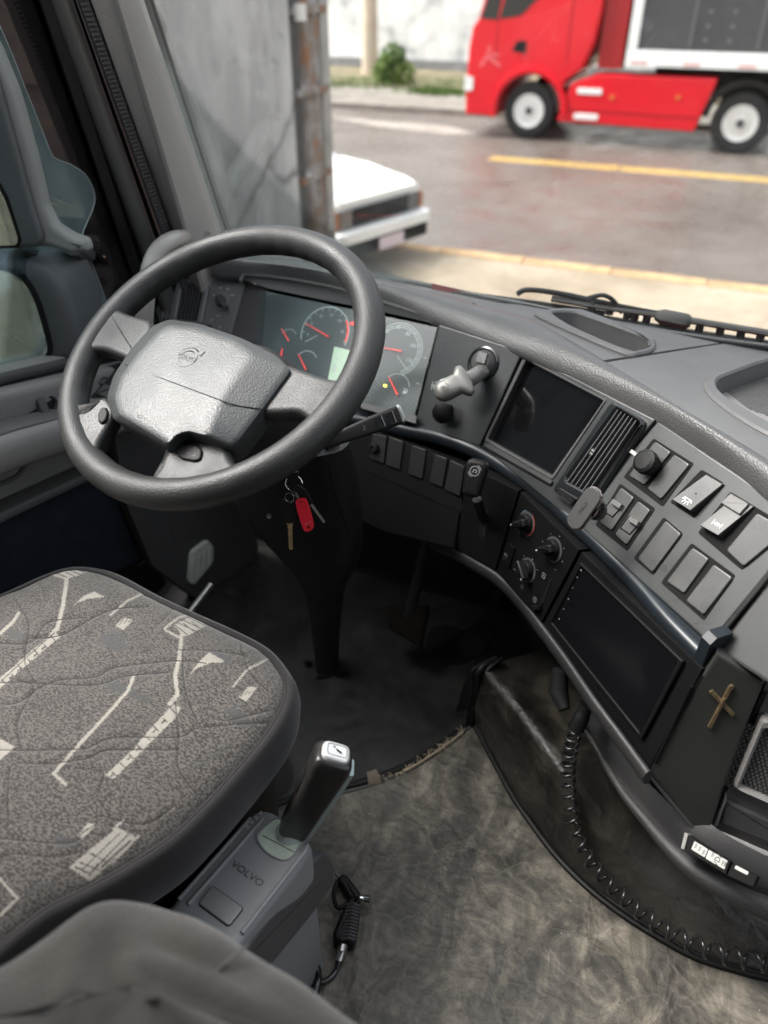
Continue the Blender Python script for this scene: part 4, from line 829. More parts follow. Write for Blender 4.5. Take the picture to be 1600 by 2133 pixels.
v2 = vent(FS, spn, [(1272, 832), (1345, 876), (1228, 1062), (1146, 1022)], [(1284, 851), (1333, 880), (1232, 1030), (1178, 1000)], 6, GLOSS, M('vent_slat_edge', (.10, .10, .10), .3), .012, .010, .004)
mb = MB(); vc = np.array(FS.loc(1237, 943, .008)); vd = np.array(FS.loc(1245, 930, .008))-vc; vd = vd/np.linalg.norm(vd); vn = np.array([-vd[1], vd[0]])
tab = mb.prism(FS, [tuple(vc-vd*.006-vn*.003), tuple(vc-vd*.006+vn*.003), tuple(vc+vd*.006+vn*.003), tuple(vc+vd*.006-vn*.003)], .004, .012, .001).build('vent_tab', BUTTON, v2)
for k in range(5): p = vc+vd*(-.005+.0025*k); MB().prism(FS, [tuple(p-vn*.003-vd*.0004), tuple(p+vn*.003-vd*.0004), tuple(p+vn*.003+vd*.0004), tuple(p-vn*.003+vd*.0004)], .012, .0135).build('tab_ridge', WHITEP if k % 2 else BUTTON, tab)
th = [(1166, 1016), (1203, 1038), (1190, 1052), (1158, 1030)]
MB().ring(FS, rnd(ccw(FS.px(th, .01)), .003), rnd(ccw(inset(ccw(FS.px(th, .01)), .0018)), .002), .006, .0125, .0008).build('thumbwheel_frame', BUTTON, v2)
ta, tb = np.array(FS.loc(1165, 1025, .01)), np.array(FS.loc(1194, 1043, .01)); td = (tb-ta)/np.linalg.norm(tb-ta); tn = np.array([-td[1], td[0]])
tw = MB().prism(FS, [tuple(ta-tn*.004), tuple(tb-tn*.004), tuple(tb+tn*.004), tuple(ta+tn*.004)], .008, .0112).build('thumbwheel', BLACK, v2)
for k in range(9): p = ta+(tb-ta)*(k+.5)/9; MB().prism(FS, [tuple(p-tn*.0038-td*.0005), tuple(p-tn*.0038+td*.0005), tuple(p+tn*.0038+td*.0005), tuple(p+tn*.0038-td*.0005)], .0112, .0128).build('wheel_ridge', BUTTON, v2)

# ---- switch panel
FW_ = ff4([(1368, 878, ZE), (1600, 1030, ZE), (1470, 1345, ZT), (1192, 1082, ZT)], onz(1600, 1030, ZE)-onz(1368, 878, ZE))
swp = MB().prism(FW_, rnd(ccw(FW_.px([(1370, 877), (1660, 1072), (1600, 1192), (1478, 1340), (1194, 1084)])), .003), -.03, 0, .002).build('switch_panel', MIDGREY, dash)
swp.data.materials[0] = M('worn_switch_panel', (.040, .043, .042), .36, .5, grain=('noise', 800, .06), var=(11, .2), rvar=.12)
def surround(q): return MB().prism(FW_, rnd(ccw(FW_.px(q)), .0035), 0, .0009, .0004).build('switch_surround', DARKHOLE, swp)
BWORN = M('worn_button', (.052, .053, .050), .34, .5, grain=('noise', 700, .07), var=(26, .28), rvar=.12)
def button(q, h=.0045, name='blank_switch', mat=None, b=.0013):
    return MB().prism(FW_, rnd(ccw(FW_.px(q, h)), .0036, 5), .0008, h, b).build(name, mat or BWORN, swp)
surround([(1362, 913), (1446, 966), (1381, 1056), (1299, 994)])
surround([(1292, 1007), (1366, 1060), (1307, 1148), (1240, 1094)])
surround([(1383, 1077), (1424, 1112), (1361, 1199), (1320, 1163)])
surround([(1441, 1131), (1533, 1199), (1467, 1293), (1377, 1214)])
surround([(1462, 978), (1508, 1006), (1447, 1080), (1396, 1046)])
surround([(1522, 1024), (1650, 1102), (1546, 1188), (1454, 1110)])
pb = button([(1364, 919), (1397, 941), (1341, 1010), (1309, 990)]); button([(1404, 946), (1436, 967), (1376, 1040), (1347, 1017)])
lb = button([(1293, 1015), (1320, 1036), (1273, 1105), (1248, 1087)], name='rocker_base'); rb2 = button([(1328, 1043), (1354, 1062), (1304, 1135), (1280, 1113)], name='rocker_base')
for par, (u, v) in ((lb, (1282, 1052)), (rb2, (1318, 1088))):
    q = [(u-8, v-14), (u+17, v+1), (u-6, v+26), (u-27, v+12)]
    MB().ring(FW_, ccw(FW_.px(q, .005)), inset(ccw(FW_.px(q, .005)), .0015), .004, .0062, .0005).build('rocker_frame', BLACK, par)
    MB().prism(FW_, inset(ccw(FW_.px(q, .005)), .0017), .004, .0052).build('rocker', DARKGREY, par)
    q2_ = [(u-4, v-13), (u+15, v-1), (u+9, v+9), (u-9, v-3)]
    MB().prism(FW_, inset(ccw(FW_.px(q2_, .009)), .0003), .005, .0115, .0008).build('rocker_nib', MIDGREY, par)
button([(1386, 1084), (1418, 1112), (1358, 1192), (1328, 1163)])
button([(1442, 1140), (1476, 1164), (1424, 1236), (1388, 1211)]); button([(1486, 1175), (1525, 1203), (1465, 1281), (1428, 1251)])
button([(1576, 1068), (1640, 1104), (1548, 1180), (1512, 1146)])
def rocker(q, tilt0, tilt1):
    p = FW_.px(q, .01); p3 = [(*p[0], tilt0), (*p[1], tilt0), (*p[2], tilt1), (*p[3], tilt1)]
    c = np.mean([(x, y) for x, y, _ in p3], 0)
    bot = [FW_.pt((x, y), .0008) for x, y, _ in p3]; mid = [FW_.pt((x, y), z-.0015) for x, y, z in p3]
    tp_ = [FW_.pt((c[0]+(x-c[0])*.93, c[1]+(y-c[1])*.96), z) for x, y, z in p3]
    o = MB().loft([bot, mid, tp_], True, False, True).build('rocker_switch', BUTTON, swp)
    x = tp_[1]-tp_[0]; nn = np.cross(tp_[3]-tp_[0], x); nn = nn if np.dot(nn, FW_.n) > 0 else -nn
    return o, Frame(np.mean(tp_, 0), x, nn)
o1, f1 = rocker([(1466, 984), (1502, 1005), (1441, 1066), (1402, 1042)], .004, .014)
o2, f2 = rocker([(1526, 1030), (1566, 1052), (1499, 1118), (1460, 1096)], .004, .014)
cx = f1.loc(1432, 1042); s = .0011
strokes(f1, [[(cx[0]-.0062, cx[1]+.002), (cx[0]+.0062, cx[1]+.002)], arcpts((cx[0], cx[1]+.002), .0042, 180, 360, 12)]+[[(cx[0]+.0056*cos(radians(a)), cx[1]+.002+.0056*sin(radians(a))), (cx[0]+.0082*cos(radians(a)), cx[1]+.002+.0082*sin(radians(a)))] for a in (200, 235, 270, 305, 340)], .0009, M('bright_print', (.75, .75, .73), .5), o1, 'lamp_symbol')
MB().prism(f1, circ(f1.loc(1450, 1028), .0011, 10), 0, .0006).build('indicator_dot', DARKHOLE, o1)
cx = f2.loc(1494, 1092)
strokes(f2, [[(cx[0]-.006, cx[1]), (cx[0]+.006, cx[1])], [(cx[0]-.006, cx[1]-.003), (cx[0]-.006, cx[1]+.003)], [(cx[0]+.006, cx[1]-.003), (cx[0]+.006, cx[1]+.003)], [(cx[0]-.002, cx[1]-.002), (cx[0]+.002, cx[1]+.002)], [(cx[0]-.002, cx[1]+.002), (cx[0]+.002, cx[1]-.002)]], .0011, WHITEP, o2, 'diff_lock_symbol')
MB().prism(f2, rnd(ccw(f2.px([(1524, 1030), (1562, 1052), (1542, 1074), (1504, 1050)])), .001), .0, .004, .001).build('lock_tab', MIDGREY, o2)
pk = FW_.loc(1352, 966, .015)
plug = MB().lathe(FW_.pt(pk, .004), FW_.n, [(.0125, 0), (.0135, .004), (.0165, .012), (.0175, .018), (.0165, .024), (.012, .0265), (0, .027)], 14).build('plug_knob', BLACK, swp, sharp=25)
MB().box(FW_.w(1321, 944, .014), .006, .0025, .002, X=FW_.x, Z=FW_.n).build('plug_tab', STEEL, plug)

# ---- trim strip under the upper panels
rows = []
for t, w in zip(t1, inw):
    o = -w; rows.append([t+w*.02+A(0, 0, .002), t+A(0, 0, .001), t+o*.005+A(0, 0, .0015), t+o*.010-A(0, 0, .001), t+o*.013-A(0, 0, .007), t+o*.0125-A(0, 0, .016), t+o*.009-A(0, 0, .023), t+o*.003-A(0, 0, .026), t+w*.03-A(0, 0, .027)])
trim = MB().loft(rows, False).build('trim_strip', TRIMB, dash, sharp=50)
e = t1[-1]; o = -inw[-1]; tdir = nrm(t1[-1]-t1[-4])
MB().loft([[e+o*a+A(0, 0, b)+tdir*s for a, b in ((-.02, .03), (.004, .03), (.0115, .022), (.0135, -.008), (.010, -.024), (.002, -.034), (-.02, -.036))] for s in (-.001, .004, .012, .0135)], False, True, True).build('trim_end', TRIMB, dash)

# ---- lower panels
FL1 = ff4([(760, 896, 2.017), (968, 972, 2.017), (945, 1140, 1.88), (800, 1102, 1.88)], onz(968, 972, 2.017)-onz(760, 896, 2.017))
l1 = MB().prism(FL1, FL1.px([(700, 872), (760, 890), (972, 968), (946, 1142), (800, 1108), (740, 1080), (722, 1010)]), -.03, 0, .002).build('knee_panel', LOWER, dash)
MB().prism(FL1, rnd(ccw(FL1.px([(766, 898), (960, 972), (964, 1066), (944, 1062), (752, 976)])), .004), 0, .0012, .0006).build('switch_plate', LOWER, l1)
for q in ([(776, 902), (806, 909), (800, 966), (770, 955)], [(811, 909), (841, 920), (833, 979), (803, 968)], [(858, 927), (888, 937), (880, 998), (850, 987)], [(906, 946), (932, 955), (922, 1016), (894, 1004)], [(938, 958), (968, 972), (958, 1034), (926, 1020)]):
    MB().prism(FL1, inset(rnd(ccw(FL1.px(q, .004)), .003), -.0012), .001, .0016).build('switch_surround', DARKHOLE, l1)
    MB().prism(FL1, rnd(ccw(FL1.px(q, .004)), .0036, 5), .001, .0052, .0012).build('blank_switch', M('lower_button', (.012, .012, .012), .42, .5) if 'lower_button' not in bpy.data.materials else bpy.data.materials['lower_button'], l1)
MB().lathe(FL1.w(781, 934, .005), FL1.n, [(.0098, 0), (.0095, .007), (.008, .009), (.005, .0095), (.0045, .007), (0, .007)], 24).build('round_knob', BLACK, l1)
strokes(FL1, [[FL1.loc(764, 976), FL1.loc(800, 988), FL1.loc(798, 1010), FL1.loc(806, 1050)], [FL1.loc(800, 988), FL1.loc(944, 1064), FL1.loc(962, 1068)]], .0016, DARKHOLE, l1, 'panel_gap')
FL2 = ff4([(976, 983, 2.017), (1080, 1030, 2.017), (1032, 1190, 1.875), (948, 1140, 1.88)], onz(1080, 1030, 2.017)-onz(976, 983, 2.017))
l2 = MB().prism(FL2, FL2.px([(974, 972), (1080, 1022), (1031, 1190), (949, 1142)]), -.03, 0, .002).build('retarder_panel', LOWER, dash)
MB().prism(FL2, rnd(ccw(FL2.px([(1004, 1058), (1018, 1064), (1010, 1122), (996, 1116)])), .004), 0, .0012).build('lever_slot', DARKHOLE, l2)
for k in range(5): a = FL2.loc(1017-k*1.5, 1072+k*10); strokes(FL2, [[(a[0]-.002, a[1]), (a[0]+.002, a[1])]], .0006, DIMPR, l2, 'position_mark', h=.0016)
g0, g1, g2 = FL2.w(1006, 1078, 0), FL2.w(994, 1040, .035), FL2.w(986, 1000, .055)
lev = MB().tube(smooth_path([g0, FL2.w(1001, 1062, .02), g1], 5), .008, 12).build('retarder_lever', BLACK, l2)
lx = nrm(FL2.w(995, 968, .058)-FL2.w(982, 1026, .050)); LF = Frame(FL2.w(988, 996, .058), np.cross(lx, nrm(CAM-g2)), nrm(CAM-g2)*.8+FL2.n*.5)
def lp_(w0, w1, l): return rnd([(-w0, -l), (w0, -l), (w1, l), (-w1, l)], [.008, .008, .014, .014], 6)
lv = MB().prism(LF, lp_(.0135, .0185, .030), -.012, .008, .007, 4).build('lever_knob', BLACK, l2)
strokes(LF, [circ((0, .012), .0075, 22)+[(.0075, .012)], arcpts((0, .012), .0100, 20, 70, 6), arcpts((0, .012), .0100, 200, 250, 6), [(-.004, .010), (-.002, .010), (-.002, .014), (.003, .014), (.003, .010), (.001, .010)]], .0008, M('lever_print', (.45, .45, .44), .5), lv, 'symbol', h=.0086)
FL3 = ff4([(1084, 1032, 2.017), (1204, 1150, 2.017), (1125, 1296, 1.87), (1034, 1192, 1.875)], onz(1204, 1150, 2.017)-onz(1084, 1032, 2.017))
l3 = MB().prism(FL3, FL3.px([(1084, 1024), (1206, 1145), (1127, 1298), (1034, 1192)]), -.03, 0, .002).build('heater_panel', LOWER, dash)
def heat(u, v, r, ang, ringm=None):
    c = np.array(FL3.loc(u, v, .006))
    MB().prism(FL3, circ(np.array(c)+(.0, -.002), r*1.35, 32), 0, .0008).build('dial_plate', DARKGREY, l3)
    kb = MB().lathe(FL3.pt(c, .0006), FL3.n, [(r, 0), (r*.96, .008), (r*.9, .0095), (0, .0095)], 28).build('heater_knob', BLACK, l3)
    d = np.array([cos(ang), sin(ang)]); n = np.array([-d[1], d[0]])
    MB().prism(FL3, rnd([tuple(c-d*r*1.15-n*r*.30), tuple(c+d*r*.95-n*r*.40), tuple(c+d*r*.95+n*r*.40), tuple(c-d*r*1.15+n*r*.30)], .002), .009, .020, .003, 3).build('grip', GLOSS, kb)
    e = c-d*r*1.08; strokes(FL3, [[e-d*.001, e+d*.0016]], .0013, M('pointer_white', (.8, .8, .78), .5), kb, 'pointer', h=.0206); return c
c = heat(1092, 1090, .0150, radians(38)); strokes(FL3, [arcpts(c, .0198, -75, 70, 20)], .0013, M('heat_red', (.28, .04, .035), .5), l3, 'hot_band', h=.0012); strokes(FL3, [arcpts(c, .0198, 120, 195, 14)], .0016, M('cold_blue', (.08, .12, .14), .5), l3, 'cold_band', h=.0012)
heat(1147, 1143, .0150, radians(38)); heat(1094, 1186, .0150, radians(-30)+pi)
acb = MB().prism(FL3, rnd(ccw(FL3.px([(1058, 1130), (1072, 1142), (1060, 1186), (1044, 1172)], .003)), .002), 0, .0035, .0012).build('air_con_button', LOWER, l3)
text(FL3, 'AC', FL3.loc(1054, 1156, .004), .0052, GREYPR, acb, h=.0036); text(FL3, 'ON', FL3.loc(1051, 1163, .004), .003, DIMPR, acb, h=.0036)
def cabicon(u, v, cross):
    p = np.array(FL3.loc(u, v)); L = [[p+(-.003, -.004), p+(.003, -.004), p+(.0038, 0), p+(.003, .004), p+(-.003, .004), p+(-.0038, 0), p+(-.003, -.004)], [p+(-.0015, -.001), p+(0, .0015), p+(.0015, -.001)]]
    strokes(FL3, L, .0007, GREYPR, l3, 'symbol')
cabicon(1133, 1199, 1); cabicon(1114, 1249, 0)
for a in range(4): p = np.array(FL3.loc(1088, 1222))+np.array([cos(a*pi/2+.78), sin(a*pi/2+.78)])*.0022; strokes(FL3, [circ(p, .0016, 10)+[circ(p, .0016, 10)[0]]], .0005, DIMPR, l3, 'fan_symbol')
for u, v in ((1131, 1128), (1148, 1112), (1166, 1117), (1175, 1142), (1172, 1170), (1157, 1187), (1072, 1186), (1092, 1158), (1110, 1165), (1120, 1187)): p = np.array(FL3.loc(u, v)); strokes(FL3, [[p+(-.0007, 0), p+(.0007, 0)]], .0012, GREYPR, l3, 'position_mark')
MB().prism(FL3, FL3.px([(1147, 1206), (1150, 1209), (1132, 1258), (1128, 1254)]), 0, .0012).build('slider_slot', DARKHOLE, l3)
MB().prism(FL3, FL3.px([(1116, 1260), (1131, 1260), (1130, 1270), (1115, 1270)]), 0, .008, .002).build('slider_knob', BLACK, l3)
FL4 = ff4([(1212, 1160, 2.017), (1440, 1385, 2.017), (1345, 1592, 1.86), (1135, 1300, 1.87)], onz(1440, 1385, 2.017)-onz(1212, 1160, 2.017))
l4 = MB().prism(FL4, FL4.px([(1211, 1150), (1462, 1393), (1352, 1606), (1131, 1301)]), -.03, 0, .002).build('lower_screen_panel', LOWER, dash)
MB().ring(FL4, rnd(ccw(FL4.px([(1214, 1170), (1430, 1377), (1343, 1540), (1146, 1298)])), .003), rnd(ccw(FL4.px([(1217, 1179), (1419, 1376), (1340, 1527), (1155, 1296)])), .003), -.001, .006, .0012).build('screen_bezel', LOWER, l4)
tb = MB().prism(FL4, FL4.px([(1217, 1179), (1419, 1376), (1340, 1527), (1155, 1296)]), 0, .0034).build('touch_screen', M('touch_glass', (.005, .005, .006), .09, .55, rvar=.04), l4)
for (u, v, g) in ((1212, 1175, 'm'), (1208, 1183, 'm'), (1200, 1198, 'o'), (1191, 1220, 'o'), (1182, 1243, 'c'), (1172, 1265, '<'), (1163, 1285, 'e')): text(FL4, g, FL4.loc(u+2, v+4, .004), .0032, WHITEP, tb, 'key_symbol', h=.0036, ang=radians(20))

# ---- padded lip below, under-dash body, rail
LT = [(900, 1120), (948, 1140), (1000, 1170), (1040, 1196), (1085, 1240), (1130, 1298), (1180, 1365), (1240, 1452), (1300, 1532), (1355, 1607)]
lt = resample([onz(u, v, 1.872) for u, v in LT], 60)
iw = []
for i in range(60):
    w = nrm(np.cross(ZU, lt[min(i+1, 59)]-lt[max(i-1, 0)])); w = w if np.dot(w[:2], lt[i][:2]) > 0 else -w; iw.append(w)
MB().loft([[p+w*.004-A(0, 0, .004), p+A(0, 0, .001), p-w*.004+A(0, 0, .0015), p-w*.007-A(0, 0, .002), p-w*.0085-A(0, 0, .010), p-w*.007-A(0, 0, .020), p-w*.002-A(0, 0, .026), p+w*.004-A(0, 0, .026)] for p, w in zip(lt, iw)], True, True, True).build('lower_lip', GRAIND, dash, sharp=60)
MB().loft([[p+w*.004-A(0, 0, .026), p+w*.05-A(0, 0, .09), p+w*.11-A(0, 0, .20), p+w*.16-A(0, 0, .30)] for p, w in zip(lt[14:], iw[14:])], False).build('under_dash', M('under_dash_plastic', (.012, .012, .0125), .4, .5, var=(9, .15)), dash, sharp=60)
dfm = bpy.data.materials['under_dash_plastic']
MB().tube([dep(1168, 1395, 1.16), dep(1163, 1440, 1.165), dep(1176, 1478, 1.15)], [.012, .015, .009], 14).build('duct', dfm, dash)
MB().tube(smooth_path([dep(1222, 1470, 1.11), dep(1212, 1492, 1.115), dep(1200, 1518, 1.12)], 4), [.010]*4+[.012]*5, 12).build('cord_socket', BLACK, dash)
RL = [(1196, 1490), (1225, 1528), (1262, 1590), (1300, 1650), (1345, 1705), (1395, 1762), (1450, 1812), (1520, 1852), (1600, 1888), (1720, 1930)]
rl = resample([onz(u, v, 1.735) for u, v in RL], 70)
rad = np.interp(np.linspace(0, 1, 70), [0, .15, .5, .75, 1], [.004, .006, .011, .018, .021])
MB().tube(rl, rad, 16, sq=.85).build('grab_rail', GRAIND, dash, sharp=60)
UB = [(1208, 1480), (1262, 1540), (1310, 1592), (1352, 1640), (1400, 1700), (1432, 1745), (1476, 1778), (1540, 1812), (1620, 1850)]
ub = resample([onz(u, v, 1.775) for u, v in UB], 70)
MB().loft([[b+A(.02, .02, .02), b, a*.5+b*.5+A(.0, .0, -.004), a+A(0, 0, .008)] for a, b in zip(rl, ub)], False).build('rail_band', GRAIND, dash, sharp=80)
# ---- right side panel with the crucifix
FR = fit_frame([FL4.w(1466, 1396), FL4.w(1354, 1608), onz(1480, 1742, 1.775)], A(.6, -.4, 0))
sp_ = MB().prism(FR, FR.px([(1468, 1402), (1494, 1362), (1592, 1424), (1548, 1530), (1508, 1640), (1474, 1752), (1428, 1706), (1352, 1612)]), -.03, 0, .003).build('side_panel', M('side_panel_plastic', (.032, .034, .031), .42, .5, grain=('noise', 600, .06), var=(7, .12), rvar=.06), dash)
strokes(FR, [[FR.loc(1462, 1408), FR.loc(1350, 1606)]], .004, DARKHOLE, sp_, 'panel_gap')
MB().tube([FR.w(1366, 1588, .001), FR.w(1440, 1430, .001)], .0022, 6).build('panel_ridge', LOWER, sp_)
MB().tube([FR.w(1352, 1616, .001), FR.w(1430, 1708, .001), FR.w(1468, 1754, .001)], .0022, 6).build('panel_ridge', DARKGREY, sp_)
FU = Frame(FW_.w(1510, 1340, -.004), FW_.x, FW_.n)
up_ = MB().prism(FU, FU.px([(1606, 1198), (1760, 1260), (1760, 1480), (1594, 1420), (1545, 1388), (1494, 1350)]), -.03, 0, .004).build('side_cover', M('side_cover_plastic', (.034, .036, .034), .45, .5, grain=('noise', 600, .05)), dash)
MB().tube([FW_.w(1612, 1186, .001), FW_.w(1484, 1342, .001)], .0028, 8).build('cover_edge', BUTTON, dash)
cr = np.array(FR.loc(1502, 1472)); c0, c1, k0, k1 = FR.w(1522, 1432, .0025), FR.w(1478, 1516, .0025), FR.w(1481, 1440, .0028), FR.w(1527, 1490, .0028)
cruc = thing('crucifix', FR.w(1502, 1472), 'small worn brass crucifix stuck on the dark side panel', 'crucifix')
def flatbar(nm, p, q, w, par):
    d = nrm(q-p); s = np.cross(FR.n, d); R = [[x+s*a*w+FR.n*b for a, b in ((-1, -.0025), (1, -.0025), (.8, .0008), (-.8, .0008))] for x in (p, p*.9+q*.1, p*.5+q*.5, p*.1+q*.9, q)]
    return MB().loft(R, True, True, True).build(nm, GOLD, par)
flatbar('upright', c0, c1, .0024, cruc); flatbar('crossbar', k0, k1, .0024, cruc)
ctr = FR.w(1505, 1463, .0042); MB().tube([FR.w(1508, 1455, .0042), ctr, FR.w(1494, 1487, .0040)], [.0016, .0022, .0012], 8).build('figure', GOLD, cruc)
MB().lathe(FR.w(1524, 1429, 0), FR.n, [(.0026, 0), (.0026, .003), (.0013, .0035), (.0012, .001)], 12).build('hanging_loop', GOLD, cruc)
# ---- cubby and lower right
FK = FR.off(-.012)
GK = M('cubby_grey', (.115, .112, .11), .45, .45, grain=('noise', 600, .05), rvar=.06)
kb = MB().prism(FK, FK.px([(1600, 1420), (1780, 1500), (1760, 1790), (1600, 1770), (1480, 1742), (1520, 1600)]), -.03, -.004).build('cubby', GK, dash)
MB().loft([[FK.w(1590, 1440, .0), FK.w(1556, 1520, .0), FK.w(1524, 1608, .0), FK.w(1510, 1650, .0)], [FK.w(1600, 1440, -.004), FK.w(1566, 1520, -.004), FK.w(1534, 1608, -.004), FK.w(1514, 1650, -.004)]], False).build('cubby_edge', DARKHOLE, kb)
tryq = [(1586, 1492), (1740, 1560), (1720, 1720), (1600, 1676), (1524, 1642)]
MB().ring(FK, rnd(ccw(FK.px(tryq, .008)), .01), inset(rnd(ccw(FK.px(tryq, .008)), .01), .008), -.004, .010, .004).build('tray_rim', GREYP, kb)
trf = MB().prism(FK, inset(rnd(ccw(FK.px(tryq, .008)), .01), .008), -.004, .0015).build('tray_floor', BLACK, kb)
mb = MB()
o_ = np.array(FK.loc(1602, 1600)); 
for i in range(-9, 12):
    for j in range(-9, 12):
        p = o_+np.array([i*.0058+(j % 2)*.0029, j*.005])
        mb.prism(FK, circ(p, .0023, 6), .0015, .0030)
o = mb.build('mesh_studs', MIDGREY, kb); o['kind'] = 'stuff'
MB().prism(FK, rnd(ccw(FK.px([(1512, 1664), (1600, 1706), (1720, 1760), (1720, 1800), (1600, 1752), (1502, 1712)])), .004), -.003, .004, .003).build('cubby_ledge', DARKGREY, kb)
MB().prism(FK, FK.px([(1511, 1648), (1514, 1660), (1494, 1716), (1484, 1716)]), -.003, .006, .002).build('cubby_post', GREYP, kb)
FT = Frame(onz(1520, 1760, 1.775), A(.8, -.25, 0), nrm(A(-.25, -.55, .8)))
shl = MB().prism(FT, FT.px([(1484, 1722), (1720, 1826), (1740, 1880), (1600, 1832), (1440, 1748)]), -.02, 0, .002).build('lower_shelf', GK, dash)
lab = thing('fuse_labels', FT.w(1510, 1790), 'row of black modules with white printed labels set behind the grained rail', 'labels')
FN = Frame(onz(1500, 1785, 1.80), onz(1590, 1830, 1.80)-onz(1430, 1745, 1.80), nrm(A(-.35, -.6, .72)))
MB().prism(FN, rnd(ccw(FN.px([(1434, 1740), (1521, 1795), (1512, 1822), (1428, 1772)])), .002), -.02, 0, .001).build('module', DARKHOLE, lab)
MB().prism(FN, rnd(ccw(FN.px([(1524, 1800), (1578, 1826), (1568, 1848), (1515, 1824)])), .002), -.02, 0, .001).build('module', DARKHOLE, lab)
MB().prism(FN, FN.px([(1426, 1734), (1434, 1738), (1426, 1770), (1418, 1768)]), -.02, .001, .001).build('end_bracket', GREYP, lab)
LBL = M('white_label', (.42, .42, .40), .5, .4)
for q in ([(1447, 1752), (1475, 1769), (1468, 1786), (1440, 1769)], [(1477, 1770), (1516, 1793), (1509, 1811), (1470, 1788)], [(1533, 1802), (1560, 1816), (1557, 1823), (1530, 1809)]):
    MB().prism(FN, rnd(ccw(FN.px(q)), .001), 0, .0006).build('label', LBL, lab)
text(FN, 'VDA', FN.loc(1496, 1790), .0065, BLACK, lab, ang=pi/2-.1, h=.0008)
for u, v in ((1449, 1762), (1457, 1768), (1465, 1775), (1484, 1780), (1505, 1797), (1510, 1800)): p = np.array(FN.loc(u, v)); strokes(FN, [[p+(0, -.003), p+(0, .003)], [p+(.0012, -.002), p+(.0012, .003)]], .0006, DARKGREY, lab, 'fine_print', h=.0009)

# ---- dash top, base of the windscreen
wpx = [(380, 520), (500, 534), (700, 562), (850, 588), (985, 616), (1080, 634), (1160, 650), (1290, 677), (1450, 704), (1600, 724), (1760, 742)]
FT2 = fit_frame([onz(u, v, 2.214) for u, v in E2[7:]]+[onz(u, v, 2.172) for u, v in wpx[6:]], A(1, 0, 0))
topL = [(985, 630), (1110, 664), (1185, 707), (1252, 745), (1257, 746)]
seamT, seamB = (1512, 713), (1259, 752)
dl = MB().prism(FT2, FT2.px([(985, 628), (1000, 640)]+[(u, v-3) for u, v in E2[7:9]]+[(1258, 750), (1511, 712), (1450, 700), (1290, 673), (1160, 648), (1080, 634)]), -.055, 0, .0015).build('dash_top', DARKGREY, dash)
dl.data.materials[0] = TOPM = M('dash_top_plastic', (.105, .105, .104), .52, .45, grain=('noise', 500, .07), var=(5, .12), rvar=.05)
slot = [(1152, 655), (1190, 655), (1220, 663), (1330, 703), (1350, 718), (1346, 730), (1325, 735), (1300, 733), (1200, 690), (1158, 665)]
slotO = [(1118, 655), (1160, 648), (1200, 649), (1226, 655), (1345, 700), (1364, 718), (1360, 733), (1330, 742), (1290, 738), (1130, 668)]
so = [tuple(p[:2]) for p in smooth_path([A(*p) for p in FT2.px(slotO)], 4, True)]; si = [tuple(p[:2]) for p in smooth_path([A(*p) for p in FT2.px(slot)], 4, True)]
cut(dl, MB().prism(FT2, si, -.042, .03))
MB().ring(FT2, so, si, -.001, .006, .003).build('slot_rim', TOPM, dash)
MB().prism(FT2, inset(ccw(si), .0008), -.0418, -.0405).build('slot_floor', BLACK, dash)
drt = MB().prism(FT2, FT2.px([(1262, 754)]+[(u, v-3) for u, v in E2[10:]]+[(1900, 1100), (1900, 760), (1600, 722), (1514, 714)]), -.055, 0, .0015).build('dash_top', TOPM, dash)
tr_ = [(1492, 800), (1520, 782), (1640, 748), (1840, 760), (1840, 960), (1640, 900), (1560, 862), (1505, 826)]
trO = [(1466, 800), (1500, 776), (1640, 736), (1860, 745), (1860, 990), (1640, 925), (1550, 882), (1482, 832)]
so = [tuple(p[:2]) for p in smooth_path([A(*p) for p in FT2.px(trO)], 4, True)]; si = [tuple(p[:2]) for p in smooth_path([A(*p) for p in FT2.px(tr_)], 4, True)]
cut(drt, MB().prism(FT2, si, -.03, .03))
MB().ring(FT2, so, si, -.001, .005, .0035).build('tray_rim', TOPM, dash)
tm = MB().prism(FT2, inset(ccw(si), .0008), -.0298, -.028).build('tray_mat', GREYP, dash)
mb = MB(); o_ = np.array(FT2.loc(1580, 830, -.028))
for i in range(-22, 24):
    for j in range(-22, 22):
        p = o_+np.array([i*.0056+(j % 2)*.0028, j*.0049])
        if all(((p-np.array(q)) @ np.array([-(r_[1]-q[1]), r_[0]-q[0]])) > .0022*np.linalg.norm(np.array(r_)-np.array(q)) for q, r_ in zip(ccw(FT2.px([(1500, 806), (1640, 765), (1830, 800), (1830, 940), (1560, 855)], -.028)), ccw(FT2.px([(1500, 806), (1640, 765), (1830, 800), (1830, 940), (1560, 855)], -.028))[1:]+ccw(FT2.px([(1500, 806), (1640, 765), (1830, 800), (1830, 940), (1560, 855)], -.028))[:1])):
            mb.prism(FT2, circ(p, .0023, 6), -.028, -.0268)
if mb.v:
    o = mb.build('mat_studs', MIDGREY, dash); o['kind'] = 'stuff'
# the passenger's side of the dashboard carries on out of the picture
pdm = MB().bb(.46, 1.19, .92, 1.33, 1.72, 2.165, .05).build('passenger_dash', GRAIN, dash)
MB().bb(.55, 1.1, .905, .9195, 1.84, 2.03, .006).build('glove_box_lid', LOWER, pdm)
